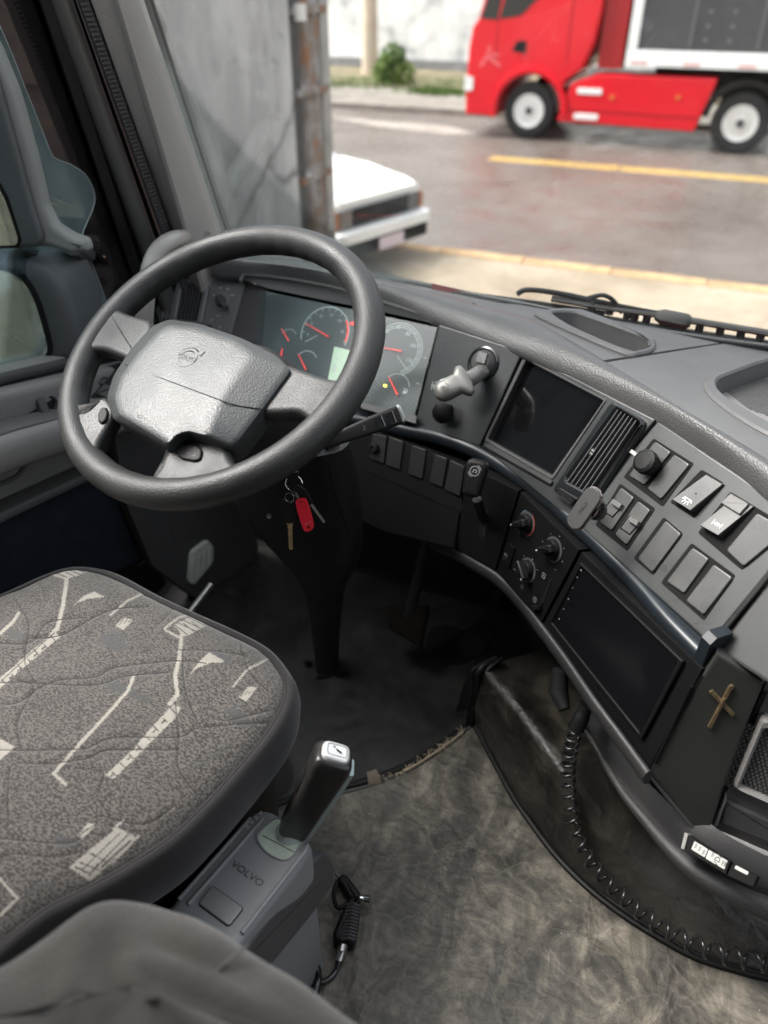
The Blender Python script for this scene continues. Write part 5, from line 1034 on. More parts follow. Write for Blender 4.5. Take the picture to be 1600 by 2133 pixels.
# left part of the dash top beyond the cluster and the seal at the glass
wl = resample([onz(u, v, 2.174) for u, v in wpx], 90); e2L = resample([onz(u, v, 2.213) for u, v in E2[:8]], 40); wL = resample([onz(u, v, 2.176) for u, v in wpx[:6]], 40)
MB().loft([[a+A(0, 0, -.004), b+A(0, 0, -.003)] for a, b in zip(e2L, wL)], False).build('dash_top', TOPM, dash)
MB().loft([[p+A(0, -.012, .000), p+A(0, -.010, .004), p+A(0, .004, .006), p+A(0, .012, .002), p+A(0, .02, -.02)] for p in wl], False).build('glass_seal', BLACK, dash)
sst = wl[34:]; SST = resample(sst, 230); dots = MB()
for k, p in enumerate(SST):
    dots.box(p+A(0, -.004, .0055), .0009, .003, .0012)
o = dots.build('seal_stitching', M('stitch_grey', (.20, .20, .19), .6), dash); o['kind'] = 'stuff'
# ================================================================== STEERING COLUMN AND WHEEL
WC = A(-.569, .780, 2.291); _a, _b = .5055, -.0805
WN = A(sin(_b), -sin(_a)*cos(_b), cos(_a)*cos(_b))
WF = Frame(WC, A(1, 0, 0), WN)
col = thing('steering_column', (-.56, 1.0, FZ), 'black plastic steering column cover running down to the floor under the wheel', 'steering column')
rows = []
for y, xl, xr_, Y, dpt, fb in ((930, 470, 722, .90, .05, .04), (980, 478, 735, .91, .06, .045), (1060, 508, 746, .92, .06, .045), (1120, 562, 748, .935, .06, .045), (1165, 606, 744, .95, .06, .045), (1200, 628, 730, .96, .05, .035), (1240, 642, 711, .97, .045, .028), (1330, 655, 701, .99, .04, .022), (1398, 662, 698, 1.0, .04, .02)):
    l, r = ony(xl, y, Y), ony(xr_, y, Y); c = (l+r)/2; hw = np.linalg.norm(r-l)/2; xx = nrm(r-l); yy = A(-xx[1], xx[0], 0)
    rows.append([c+xx*hw*np.sign(cos(t))*abs(cos(t))**.8+yy*(dpt if sin(t) > 0 else fb)*np.sign(sin(t))*abs(sin(t))**.8 for t in np.linspace(0, 2*pi, 28, endpoint=False)])
def smooth_rows(rows, n):
    cols = [smooth_path([r[k] for r in rows], n) for k in range(len(rows[0]))]; return [[c[i] for c in cols] for i in range(len(cols[0]))]
SHM = M('column_shroud', (.010, .010, .010), .55, .3, grain=('noise', 600, .1), var=(11, .15), rvar=.07)
MB().loft(smooth_rows(rows, 5), True, True, True).build('column_cover', SHM, col, sharp=60)
MB().lathe(WC-WN*.16, WN, [(.085, 0), (.085, .06), (.07, .10), (.055, .12)], 30).build('upper_shroud', SHM, col)
MB().tube([ony(668, 1392, 1.0), ony(680, 1412, 1.0)], .034, 18).build('floor_boot', BLACK, col)
bf = [ony(u, v, .995) for u, v in ((640, 1378), (652, 1398), (690, 1412), (722, 1404))]
MB().tube(smooth_path(bf, 6), .007, 8).build('boot_lip', BLACK, col)
MB().tube(smooth_path([ony(684, 960, .853), ony(696, 1020, .862), ony(714, 1075, .875), ony(726, 1110, .89)], 5), .0016, 6).build('cover_seam', DARKHOLE, col)
MB().lathe(ony(561, 1075, .868), A(.1, -.9, .3), [(.004, 0), (.004, .002), (.0025, .002), (0, .0005)], 12).build('cover_screw', DARKGREY, col)
ig = ony(610, 985, .875); MB().lathe(ig+A(0, .03, 0), A(.05, -1, .25), [(.026, 0), (.025, .022), (.021, .030), (.015, .032), (.0145, .028), (0, .028)], 24).build('ignition_lock', SHM, col)
# wiper stalk on the right
s0 = dep(672, 925, 1.115); s1 = dep(836, 862, 1.125); sx = nrm(s1-s0); sn = nrm(CAM-s1); sn = nrm(sn-sx*np.dot(sn, sx)); sy = np.cross(sn, sx)
if sy[2] < 0: sy = -sy
R = []
L_ = np.linalg.norm(s1-s0)
for t, h, w in ((0, .0085, .008), (.30, .0105, .009), (.62, .0130, .010), (.9, .0140, .0105), (.97, .0140, .0105)):
    R.append([s0+sx*L_*t+sy*a+sn*b for a, b in rnd([(-h, -w), (h, -w), (h, w), (-h, w)], .005, 3)])
stk = MB().loft(R, True, True, True).build('wiper_stalk', BLACK, col)
R = [[s0+sx*L_*t+sy*a+sn*b for a, b in rnd([(-h, -w), (h, -w), (h, w), (-h, w)], .005, 3)] for t, h, w in ((.97, .0142, .0108), (.995, .0142, .0108), (1.015, .0122, .009))]
MB().loft(R, True, True, True).build('stalk_end', SILVER, stk)
SFm = Frame(s0+sn*.0104, sx, sn)
for t in (.66, .80):
    q = rnd([(L_*t, -.009), (L_*(t+.10), -.0095), (L_*(t+.10), .0095), (L_*t, .009)], .002)
    MB().prism(SFm, q, -.002, .0016, .0008).build('stalk_button', GLOSS, stk); strokes(SFm, [[q[8], q[12]]], .0006, GREYPR, stk, 'button_edge', h=.0022)
strokes(SFm, [[(L_*.50, -.003), (L_*.54, .003)], [(L_*.52, -.004), (L_*.52, .004)]], .0006, DIMPR, stk, 'symbol', h=.0004)
k0 = dep(690, 930, 1.17); MB().lathe(k0, nrm(CAM-k0)*.8+RT*.5, [(.013, 0), (.0135, .006), (.011, .010), (.006, .0105), (.005, .008), (0, .008)], 22).build('lower_stalk', SHM, col)

wheel = thing('steering_wheel', WC, 'black four spoke steering wheel with a worn leather grained centre pad', 'steering wheel')
Rw, rw = .2087, .0197
n1, n2 = 180, 22; R = []
for i in range(n1):
    t = 2*pi*i/n1; c = A(cos(t), sin(t)); ring_ = []
    for k in range(n2):
        p = 2*pi*k/n2; rr = rw
        bump_ = .0011*max(0, -cos(p))*(.5+.5*cos(i*2*pi/n1*40))*(1 if 25 < i < 150 else 0)
        q = (Rw+(rr-bump_)*cos(p)); ring_.append(WF.pt((q*c[0], q*c[1]), rr*1.06*sin(p)))
    R.append(ring_)
MB().loft(R, True, wrap=True).build('rim', RIMM, wheel, sharp=180)
def spoke(q, h0=-.014, h1=.012, b=.008, hh=.004):
    p = rnd(ccw(WF.px(q, hh)), .018, 7); mb = MB(); mb.prism(WF, p, 0, h1, b, 5, False)
    p2 = ccw(p); Rr = [[WF.pt(q_, 0) for q_ in p2]]
    for k in range(1, 5): a = pi/2*k/4; Rr.append([WF.pt(t_, h0*sin(a)) for t_ in inset(p2, .007*(1-cos(a)))])
    mb.loft([r[::-1] for r in Rr], True, False, True); return mb.build('spoke', RIMM, wheel, sharp=50)
spoke([(165, 742), (228, 636), (268, 660), (330, 676), (300, 770), (262, 752), (215, 732)], h1=.014)
spoke([(590, 760), (640, 780), (694, 798), (738, 800), (704, 872), (652, 886), (630, 866), (540, 870), (520, 840)], h1=.014)
slr = spoke([(348, 942), (368, 900), (480, 925), (486, 974), (560, 998), (440, 1040), (300, 1020), (336, 986)], h1=.013)
sll = spoke([(136, 846), (186, 866), (222, 824), (250, 858), (232, 896), (206, 938), (218, 972), (180, 985), (142, 930)], h1=.013)
for sp__, q in ((slr, [(374, 936), (384, 928), (412, 930), (423, 940), (420, 958), (408, 963), (380, 957), (373, 950)]), (sll, [(207, 862), (213, 852), (222, 850), (227, 862), (222, 878), (213, 885), (206, 876)])):
    p = rnd(ccw(WF.px(q, .013)), .004); MB().prism(WF, inset(p, -.001), .008, .0132).build('button_gap', DARKHOLE, sp__)
    btn = MB().prism(WF, p, .010, .0165, .002, 3).build('wheel_button', M('button_rubber', (.016, .016, .016), .6, .3), sp__)
lp = np.array(WF.loc(398, 945, .017)); strokes(WF, [[lp+(-.006, 0), lp+(-.003, 0)], [lp+(.002, -.002), lp+(.006, -.002), lp+(.005, .002)]], .0009, DIMPR, slr, 'symbol', h=.0168)
PO = [(316, 678), (352, 664), (415, 673), (505, 704), (577, 740), (605, 768), (588, 791), (540, 856), (495, 915), (476, 931), (430, 919), (388, 908), (366, 917), (352, 939), (316, 917), (275, 894), (235, 873), (221, 828), (235, 782), (270, 728)]
PI = [(331, 685), (356, 674), (413, 682), (488, 707), (522, 729), (526, 742), (512, 765), (472, 822), (450, 875), (438, 906), (424, 907), (392, 898), (367, 906), (350, 926), (318, 905), (280, 883), (247, 863), (237, 828), (249, 788), (283, 738)]
po = rnd(WF.px(PO, .020), .007, 4); pi_ = rnd(WF.px(PI, .036), .006, 4)
def mixp(a, b, t): return [(x[0]*(1-t)+y[0]*t, x[1]*(1-t)+y[1]*t) for x, y in zip(a, b)]
cen = np.mean(pi_, 0)
def shr(p, k): return [tuple(cen+(np.array(q)-cen)*k) for q in p]
R = [[WF.pt(q, -.018) for q in shr(po, .95)], [WF.pt(q, .012) for q in shr(po, .995)], [WF.pt(q, .018) for q in po], [WF.pt(q, .0205) for q in mixp(po, pi_, .06)], [WF.pt(q, .0225) for q in mixp(po, pi_, .16)], [WF.pt(q, .0345) for q in mixp(po, pi_, .93)], [WF.pt(q, .0362) for q in shr(pi_, .98)], [WF.pt(q, .0372) for q in shr(pi_, .88)]]
for k in (.7, .5, .3, .12): R.append([WF.pt(q, .0372+.0016*(1-k*k)) for q in shr(pi_, k)])
pad = MB().loft(R[::-1], True, True, True).build('horn_pad', HUBM, wheel, sharp=40); flip_fix(pad)
def padh(q):
    # height of the pad face under a point
    q = np.array(q); best = .0372
    r = np.linalg.norm(q-cen); return .0372+.0014*max(0, 1-(r/.07)**2)
sm = [(262, 760), (300, 775), (352, 795), (400, 813), (442, 828)]
MB().tube([WF.pt(WF.loc(u, v, .037), padh(WF.loc(u, v, .037))+.0001) if u > 290 else WF.w(u, v, .0335+.003*(u-262)/38) for u, v in sm]+[WF.w(470, 838, .0362), WF.w(500, 846, .0285), WF.w(545, 852, .0205)], .00065, 6).build('pad_seam', DARKHOLE, wheel)
# roundel on the pad
ec = np.array(WF.loc(390, 745, .0385)); EF = WF.off(padh(ec)); d = np.array(WF.loc(412, 753, .0385))-np.array(WF.loc(369, 737, .0385)); ang = math.atan2(d[1], d[0]); er = .0150
EM = M('embossed_pad', (.050, .054, .053), .45, .45)
em = MB().ring(EF, [tuple(ec+q) for q in np.array(circ((0, 0), er, 40))], [tuple(ec+q) for q in np.array(circ((0, 0), er*.72, 40))], -.001, .0010, .0004).build('emblem', EM, wheel)
MB().ring(EF, [tuple(ec+q) for q in np.array(circ((0, 0), er*1.09, 40))], [tuple(ec+q) for q in np.array(circ((0, 0), er*.99, 40))], -.001, .0003).build('emblem_groove', DARKHOLE, em)
MB().ring(EF, [tuple(ec+q) for q in np.array(circ((0, 0), er*.74, 40))], [tuple(ec+q) for q in np.array(circ((0, 0), er*.66, 40))], -.001, .0003).build('emblem_groove', DARKHOLE, em)
ca_, sa_ = cos(ang), sin(ang)
def ro(x, y): return (ec[0]+x*ca_-y*sa_, ec[1]+x*sa_+y*ca_)
MB().prism(EF, [ro(-er*.96, -er*.24), ro(er*.96, -er*.24), ro(er*.96, er*.24), ro(-er*.96, er*.24)], -.001, .0012, .0004).build('emblem_band', EM, em)
text(EF, 'VOLVO', ec, er*.34, BLACK, em, ang=ang, h=.0013, sx=1.35)
aa = radians(42)
def ra(x, y): x, y = x*cos(aa)-y*sin(aa), x*sin(aa)+y*cos(aa); return ro(x, y)
MB().prism(EF, [ra(er*.9, -er*.16), ra(er*1.22, -er*.16), ra(er*1.22, er*.16), ra(er*.9, er*.16)], -.001, .0011, .0003).build('emblem_arrow', EM, em)
MB().prism(EF, [ra(er*1.2, -er*.34), ra(er*1.62, 0), ra(er*1.2, er*.34)], -.001, .0014, .0003).build('emblem_arrow', EM, em)
hp_ = np.array(WF.loc(297, 868, .037)); strokes(WF, [[hp_+(-.006, -.002), hp_+(.002, -.002)], [hp_+(-.006, .001), hp_+(.002, .001)], arcpts(hp_+(.004, 0), .003, -120, 120, 10), arcpts(hp_+(-.006, -.0005), .0015, 90, 270, 6)], .0006, BLACK, wheel, 'horn_symbol', h=.0376)

# keys in the ignition
KB = ony(612, 1003, .822); KFm = Frame(KB, A(.95, .3, 0), A(.28, -.92, .25))
keys = thing('key_bunch', KB, 'bunch of keys on a steel ring with a red plastic tag hanging from the ignition', 'keys')
MB().tube([KFm.pt(q, .0) for q in circ(KFm.loc(613, 1008), .0125, 40)], .0010, 8, True).build('key_ring', CHROME, keys)
MB().prism(KFm, rnd(ccw(KFm.px([(602, 985), (622, 982), (621, 1004), (606, 1014), (597, 1006)])), .002), -.004, .003, .001).build('ignition_key_head', BLACK, keys)
MB().prism(KFm, rnd(ccw(KFm.px([(600, 1008), (618, 1006), (638, 1019), (653, 1046), (644, 1051), (626, 1026), (606, 1020)])), .0015), .001, .005, .001).build('small_key_head', BLACK, keys)
MB().prism(KFm, KFm.px([(647, 1050), (652, 1048), (678, 1085), (675, 1088)]), .002, .004).build('small_key_blade', STEEL, keys)
MB().tube([KFm.pt(q, .002) for q in circ(KFm.loc(604, 1036), .0065, 24, .0075)], .0006, 6, True).build('split_ring', CHROME, keys)
for k in range(4): p = KFm.loc(618+k*2.2, 1026+k*4.2); MB().tube([KFm.pt(q, .005+(k % 2)*.001) for q in circ(p, .0017, 12, .0021)], .0005, 6, True).build('chain_link', CHROME, keys)
tq = [(616, 1050), (621, 1040), (632, 1038), (640, 1045), (653, 1090), (651, 1102), (641, 1107), (631, 1101)]
to_ = [tuple(p[:2]) for p in smooth_path([A(*p) for p in KFm.px(tq, .008)], 4, True)]
tg = MB().prism(KFm, to_, .006, .0085, .0007).build('red_tag', REDTAG, keys)
MB().prism(KFm, circ(KFm.loc(643, 1098, .0085), .0017, 12, .0023), .008, .0088).build('tag_hole', DARKHOLE, tg); MB().prism(KFm, circ(KFm.loc(627, 1045, .0085), .0013, 12), .008, .0088).build('tag_hole', DARKHOLE, tg)
strokes(KFm, [[KFm.loc(635, 1093, .0085), KFm.loc(648, 1086, .0085)]], .0008, M('tag_print', (.75, .3, .3), .5), tg, 'tag_line', h=.0089)
MB().prism(KFm, rnd(ccw(KFm.px([(583, 1042), (590, 1038), (604, 1046), (616, 1044), (619, 1062), (617, 1088), (597, 1088), (595, 1064)])), .002), -.003, .003, .001).build('truck_key_head', BLACK, keys)
MB().prism(KFm, KFm.px([(597, 1090), (611, 1090), (609, 1098), (610, 1144), (606, 1145), (602, 1141), (600, 1098)]), -.001, .001).build('truck_key_blade', BRASS, keys)

# ================================================================== DRIVER'S SEAT
seat = thing('driver_seat', (-.6, .3, FZ), "driver's seat cushion in speckled grey fabric with cream woven motifs and dark sides", 'seat')
ZS = 1.955
OUT = [(0, 1237), (88, 1198), (144, 1181), (192, 1183), (241, 1198), (319, 1240), (394, 1275), (481, 1314), (547, 1350), (583, 1392), (595, 1424), (583, 1474), (547, 1531), (481, 1609), (416, 1679), (350, 1740), (262, 1797), (192, 1836), (140, 1862), (87, 1890), (0, 1958)]
ow = [onz(u, v, ZS)[:2] for u, v in OUT]+[A(-.50, .10), A(-.55, -.06), A(-.80, -.08), A(-.885, .05), A(-.895, .35), A(-.885, .53)]
outl = np.array([p[:2] for p in smooth_path([A(*p) for p in ow], 6, True)])
if area2(outl) < 0: outl = outl[::-1]
def inpoly(px, py, poly):
    ins = np.zeros(px.shape, bool); n = len(poly)
    for i in range(n):
        x1, y1 = poly[i-1]; x2, y2 = poly[i]
        if y1 == y2: continue
        c = ((y1 > py) != (y2 > py)) & (px < (x2-x1)*(py-y1)/(y2-y1)+x1); ins ^= c
    return ins
def dseg(px, py, L):
    d = np.full(px.shape, 1e9)
    for i in range(len(L)-1):
        a = np.array(L[i], float); b = np.array(L[i+1], float); ab = b-a; t = np.clip(((px-a[0])*ab[0]+(py-a[1])*ab[1])/(ab@ab+1e-9), 0, 1)
        d = np.minimum(d, np.hypot(px-a[0]-t*ab[0], py-a[1]-t*ab[1]))
    return d
st = .00095
xs = np.arange(outl[:, 0].min()-.002, outl[:, 0].max()+.003, st); ys = np.arange(.10, outl[:, 1].max()+.003, st)
GX_, GY_ = np.meshgrid(xs, ys); nx, ny = len(xs), len(ys)
# distance to the edge, coarse polyline
DE = np.full(GX_.shape, 1e9); oc = outl[::3]
DE = dseg(GX_, GY_, [tuple(p) for p in oc]+[tuple(oc[0])])
INS = inpoly(GX_, GY_, [tuple(p) for p in outl])
def seat_z(de): return ZS+.030*(1-np.exp(-de/.085))-.010*np.exp(-de/.010)
GZ_ = seat_z(np.where(INS, DE, 0))
# project the cloth points to read the woven drawing
D_ = np.stack([GX_-CAM[0], GY_-CAM[1], GZ_-CAM[2]], -1); zc = D_@FW; PU = 800+FOC*(D_@RT)/zc; PV = 1066.5-FOC*(D_@UP)/zc
cream = np.zeros(GX_.shape); dark = np.zeros(GX_.shape); stch = np.zeros(GX_.shape)
jx = PU+RNG.normal(size=PU.shape)*.8; jy = PV+RNG.normal(size=PU.shape)*.8
for q in ([(118, 1194), (150, 1181), (197, 1185), (146, 1205)], [(118, 1318), (125, 1325), (4, 1430), (-10, 1442), (-10, 1420), (105, 1323)], [(363, 1303), (402, 1283), (437, 1299), (394, 1323), (381, 1325)], [(359, 1465), (376, 1474), (365, 1496), (236, 1622), (217, 1614), (280, 1557)],
          [(149, 1268), (175, 1242), (197, 1233), (219, 1244), (184, 1248), (162, 1257)], [(394, 1408), (416, 1377), (437, 1360), (470, 1380), (437, 1382), (407, 1395)], [(238, 1303), (258, 1286), (278, 1290), (258, 1312)], [(499, 1452), (518, 1430), (536, 1432), (512, 1463)],
          [(-10, 1530), (30, 1555), (-10, 1592)], [(245, 1725), (289, 1745), (188, 1835), (144, 1806)], [(184, 1714), (201, 1719), (171, 1749), (162, 1743)]):
    cream[inpoly(jx, jy, q)] = 1
for L, w in (([(140, 1202), (131, 1264), (120, 1307), (105, 1325)], 4.2), ([(107, 1196), (140, 1207)], 2), ([(378, 1325), (374, 1369), (365, 1408), (370, 1447), (354, 1467)], 4.2), ([(343, 1312), (376, 1329)], 2.2), ([(343, 1310), (372, 1288), (402, 1279)], 2.2), ([(230, 1281), (262, 1253), (311, 1231)], 2), ([(486, 1430), (516, 1393), (564, 1369)], 2.2),
             ([(278, 1410), (267, 1439), (112, 1612), (136, 1633)], 3.4), ([(39, 1277), (26, 1297), (-8, 1328)], 3.4), ([(256, 1710), (238, 1728)], 2.2), ([(-5, 1826), (37, 1873), (-5, 1914)], 2.8), ([(289, 1741), (232, 1800)], 2)):
    cream[dseg(jx, jy, L) < w] = 1
# drawing inside the cream blocks
def along(a, b, n, l, ox=0, oy=0):
    for k in range(n):
        t = (k+.5)/n; u = a[0]+(b[0]-a[0])*t+ox; v = a[1]+(b[1]-a[1])*t+oy; yield u, v
for (a, b, n, l) in (((368, 1470), (226, 1618), 8, 12), ((118, 1320), (0, 1428), 7, 9)):
    dx, dy = b[0]-a[0], b[1]-a[1]; m = math.hypot(dx, dy); nxv, nyv = -dy/m, dx/m
    for k, (u, v) in enumerate(along(a, b, n, l)):
        cream[dseg(PU, PV, [(u-nxv*l*.8, v-nyv*l*.8), (u+nxv*l*(.1 if k % 2 else .8), v+nyv*l*(.1 if k % 2 else .8))]) < 1.5] = 0
        if k % 3: cream[dseg(PU, PV, [(u-nxv*3, v-nyv*3), (u-nxv*3+dx/m*9, v-nyv*3+dy/m*9)]) < 1.9] = 0
    cream[(dseg(PU, PV, [(a[0]+nxv*l*.62, a[1]+nyv*l*.62), (b[0]+nxv*l*.62, b[1]+nyv*l*.62)]) < 1.0)] = 0
for k in range(4):
    cream[dseg(PU, PV, [(366+k*17, 1304-k*4), (390+k*13, 1322-k*7)]) < 1.1] = 0; cream[dseg(PU, PV, [(122+k*16, 1195-k*2), (140+k*12, 1204-k*4)]) < 1.1] = 0
for k in range(3): cream[dseg(PU, PV, [(370+k*10, 1298-k*6), (410+k*10, 1316-k*6)]) < 1.0] = 0; cream[dseg(PU, PV, [(132+k*8, 1190-k*3), (158+k*12, 1202-k*4)]) < .8] = 0
for k in range(5):
    cream[dseg(PU, PV, [(240+k*9, 1304-k*3), (249+k*8, 1288+k*1)]) < .9] = 0; cream[dseg(PU, PV, [(502+k*8, 1452-k*4), (510+k*6, 1436+k*3)]) < .9] = 0
    cream[dseg(PU, PV, [(166+k*7, 1742-k*5), (180+k*5, 1728-k*2)]) < .9] = 0
for L, w in (([(250, 1737), (170, 1812)], 1.3), ([(268, 1738), (190, 1818)], 1.6), ([(186, 1776), (222, 1796)], 1.3), ([(272, 1752), (212, 1806)], 2.6), ([(166, 1796), (205, 1812)], 1.6), ([(205, 1800), (186, 1822)], 2.2), ([(158, 1806), (182, 1818)], 2.4)):
    cream[dseg(PU, PV, L) < w] = 0
for q in ([(210, 1321), (245, 1325), (271, 1351), (245, 1360), (206, 1338)], [(218, 1415), (270, 1430), (315, 1460), (306, 1466), (228, 1436)], [(464, 1474), (500, 1478), (532, 1512), (500, 1518)], [(186, 1222), (226, 1232), (214, 1246), (196, 1238)], [(440, 1352), (486, 1372), (470, 1388), (438, 1366)], [(0, 1300), (50, 1322), (66, 1340), (30, 1332)], [(110, 1738), (160, 1748), (158, 1762), (122, 1772)], [(20, 1226), (46, 1216), (64, 1228), (30, 1240)]):
    dark[inpoly(jx, jy, q)] = 1
for L, w in (([(78, 1478), (170, 1430), (226, 1392)], 3), ([(270, 1350), (230, 1312), (330, 1356)], 2.4), ([(330, 1640), (440, 1580), (490, 1540)], 3), ([(480, 1462), (560, 1500)], 2.6), ([(250, 1445), (330, 1400), (362, 1360)], 2.6), ([(40, 1222), (72, 1234)], 2.2), ([(0, 1350), (60, 1330)], 3), ([(60, 1860), (100, 1840), (120, 1870)], 4), ([(236, 1282), (300, 1240)], 2.5), ([(280, 1560), (180, 1660)], 2.0)):
    dark[dseg(jx, jy, L) < w] = np.maximum(dark[dseg(jx, jy, L) < w], .8)
SL = [[(0, 1340), (64, 1338), (100, 1296), (180, 1286)], [(30, 1250), (60, 1300), (52, 1380), (90, 1440)], [(0, 1465), (40, 1462), (110, 1420), (200, 1408), (240, 1390), (360, 1375), (430, 1382)], [(20, 1410), (80, 1424), (200, 1424), (260, 1408), (350, 1400)], [(0, 1560), (110, 1562), (180, 1558), (240, 1534), (370, 1535), (420, 1514), (560, 1506)],
      [(40, 1588), (100, 1590), (180, 1580), (230, 1560), (370, 1562)], [(20, 1600), (16, 1660), (18, 1720)], [(160, 1600), (214, 1610), (204, 1660), (230, 1700)], [(380, 1350), (384, 1430), (410, 1500), (418, 1504)], [(300, 1240), (360, 1262), (330, 1300)], [(374, 1352), (450, 1356), (516, 1366)], [(365, 1460), (372, 1530), (372, 1600), (410, 1655)], [(0, 1745), (130, 1756), (170, 1746)], [(0, 1788), (30, 1778), (110, 1784), (160, 1776)],
      [(60, 1330), (130, 1320), (230, 1270), (310, 1262)], [(210, 1700), (300, 1716), (360, 1680)], [(420, 1480), (470, 1500), (560, 1480)], [(0, 1420), (70, 1430), (36, 1500), (44, 1560)], [(500, 1340), (520, 1400), (560, 1440)]]
for L in SL:
    q = [tuple(p[:2]) for p in smooth_path([A(*p) for p in L], 6)]; d = dseg(PU, PV, q); stch = np.maximum(stch, np.clip(2.0-d/.8, 0, 1)); GZ_ -= .0010*np.exp(-(d/3.5)**2); GZ_ += .0003*np.exp(-((d-11)/7)**2)
GZ_ += .0012*np.sin(GX_*43+GY_*17)*np.sin(GY_*38-GX_*11)
vid = np.full(GX_.shape, -1); keep = INS.copy(); idx = np.nonzero(keep); vid[idx] = np.arange(len(idx[0]))
V = np.stack([GX_[idx]-ORG['driver_seat'][0], GY_[idx]-ORG['driver_seat'][1], GZ_[idx]-ORG['driver_seat'][2]], 1)
q = np.stack([vid[:-1, :-1], vid[:-1, 1:], vid[1:, 1:], vid[1:, :-1]], -1).reshape(-1, 4); q = q[(q >= 0).all(1)]
me = bpy.data.meshes.new('cushion_top'); me.vertices.add(len(V)); me.vertices.foreach_set('co', V.ravel()); me.loops.add(q.size); me.loops.foreach_set('vertex_index', q.ravel().astype(np.int32))
me.polygons.add(len(q)); me.polygons.foreach_set('loop_start', np.arange(0, q.size, 4, dtype=np.int32)); me.polygons.foreach_set('use_smooth', np.ones(len(q), bool)); me.update(calc_edges=True); me.validate()
at_ = me.color_attributes.new('woven', 'FLOAT_COLOR', 'POINT'); at_.data.foreach_set('color', np.stack([cream[idx], dark[idx], stch[idx], np.ones(len(V))], 1).ravel())
me.materials.append(FABRIC); ct = bpy.data.objects.new('cushion_top', me); COL.objects.link(ct); ct.parent = seat; ORG[ct.name] = ORG['driver_seat']
SIDE = M('seat_side_fabric', (.021, .0195, .020), .9, .2, grain=('noise', 700, .3), var=(9, .18), sheen=.25)
o3 = inset([tuple(p) for p in outl], .0035); rows = []
for dd, dz in ((.004, -.004), (.0, .001), (-.005, .0015), (-.010, -.003), (-.0145, -.014), (-.017, -.035), (-.014, -.060), (-.004, -.080), (.02, -.095)):
    rows.append([A(p[0], p[1], ZS-.006+dz) for p in inset([tuple(p) for p in outl], dd)])
MB().loft(rows, True).build('cushion_side', SIDE, seat, sharp=180)
MB().tube([A(p[0], p[1], ZS-.006) for p in inset([tuple(p) for p in outl[::2]], .0005)], .0022, 6, True).build('piping', M('seat_piping', (.012, .011, .011), .8), seat)
MB().prism(Frame(A(0, 0, 0), A(1, 0, 0), ZU), inset(ccw([tuple(p) for p in outl[::4]]), .03), FZ+.10, ZS-.08).build('seat_base', BLACK, seat)
MB().bb(-.82, -.48, .0, .5, FZ+.0, FZ+.10).build('seat_plinth', BLACK, seat)

# ================================================================== GEAR SELECTOR
con = thing('gear_selector', (-.34, .40, FZ), 'grey gear selector console with a tall black and silver lever beside the seat', 'gear selector')
ZC = 1.815; CF = Frame(A(-.34, .4, ZC), A(1, .1, 0), A(0, 0, 1))
CM = M('console_plastic', (.21, .218, .22), .42, .5, grain=('noise', 600, .05), var=(7, .1), rvar=.05)
co_ = [(250, 2010), (364, 1872), (440, 1784), (512, 1702), (534, 1686), (560, 1684), (590, 1700), (618, 1724), (646, 1752), (650, 1768), (620, 1812), (506, 1958), (440, 2050), (300, 2120)]
cb = MB().prism(CF, rnd(ccw(CF.px(co_)), .012, 4), -.315+.01, 0, .010, 4).build('console_body', CM, con)
CS = Frame(A(-.285, .4, 1.76), nrm(A(.09, 1, 0)), A(1, -.09, .12)) ; CS.o = onz(600, 1838, 1.795)
sd = MB().prism(CS, rnd(ccw(CS.px([(560, 1905), (626, 1822), (660, 1782), (678, 1776), (692, 1800), (694, 1838), (640, 1912), (560, 2010), (490, 2090), (440, 2060)])), .008, 4), -.03, .004, .005, 3).build('side_cover', M('console_side', (.062, .062, .064), .48, .5, grain=('noise', 600, .06)), con)
for a, b in (((372, 1874), (522, 1704)), ((392, 1884), (548, 1706))): MB().tube([CF.w(*a, .0005), CF.w(*b, .0005)], .0026, 8).build('ridge', CM, cb)
MB().tube([CF.w(504, 1944, .0005), CF.w(634, 1776, .0005), CF.w(640, 1760, -.001)], .0034, 8).build('ridge', CM, cb)
uq = rnd(ccw(CF.px([(531, 1742), (576, 1704), (636, 1748), (598, 1796), (556, 1778)])), [.012, .006, .006, .012, .012] if area2(CF.px([(531, 1742), (576, 1704), (636, 1748), (598, 1796), (556, 1778)])) > 0 else [.012, .012, .006, .006, .012], 5)
MB().ring(CF, inset(uq, -.0022), uq, -.001, .0022, .0008).build('window_rim', CM, cb)
win = MB().prism(CF, uq, -.004, .0012, .0008).build('selector_window', M('pale_green_window', (.40, .46, .38), .12, .55, var=(35, .25)), cb)
strokes(CF, [[CF.loc(548, 1742), CF.loc(612, 1776)]], .0012, DARKGREY, win, 'slot_line', h=.0015)
p, q = np.array(CF.loc(487, 1800)), np.array(CF.loc(545, 1842)); an0 = math.atan2((q-p)[1], (q-p)[0])
for ch, u, v in (('R', 543, 1695), ('N', 534, 1704), ('A', 525, 1714), ('M', 515, 1724)): text(CF, ch, CF.loc(u, v), .0052, M('gear_print', (.7, .7, .68), .5) if 'gear_print' not in bpy.data.materials else bpy.data.materials['gear_print'], cb, ang=an0, h=.0006)
p, q = np.array(CF.loc(487, 1800)), np.array(CF.loc(545, 1842)); an = math.atan2((q-p)[1], (q-p)[0])
text(CF, 'VOLVO', (p+q)/2, .0085, M('embossed_console', (.055, .058, .060), .35, .5), cb, ang=an, ext=.0009, sx=1.25)
bq = rnd(ccw(CF.px([(443, 1846), (507, 1893), (477, 1931), (414, 1884)])), .004)
MB().prism(CF, inset(bq, -.001), 0, .0006).build('button_gap', DARKHOLE, cb); MB().prism(CF, bq, 0, .0028, .0012).build('release_button', M('button_silver', (.25, .25, .245), .38, .5, metal=.3, rvar=.06, var=(60, .12)), cb)
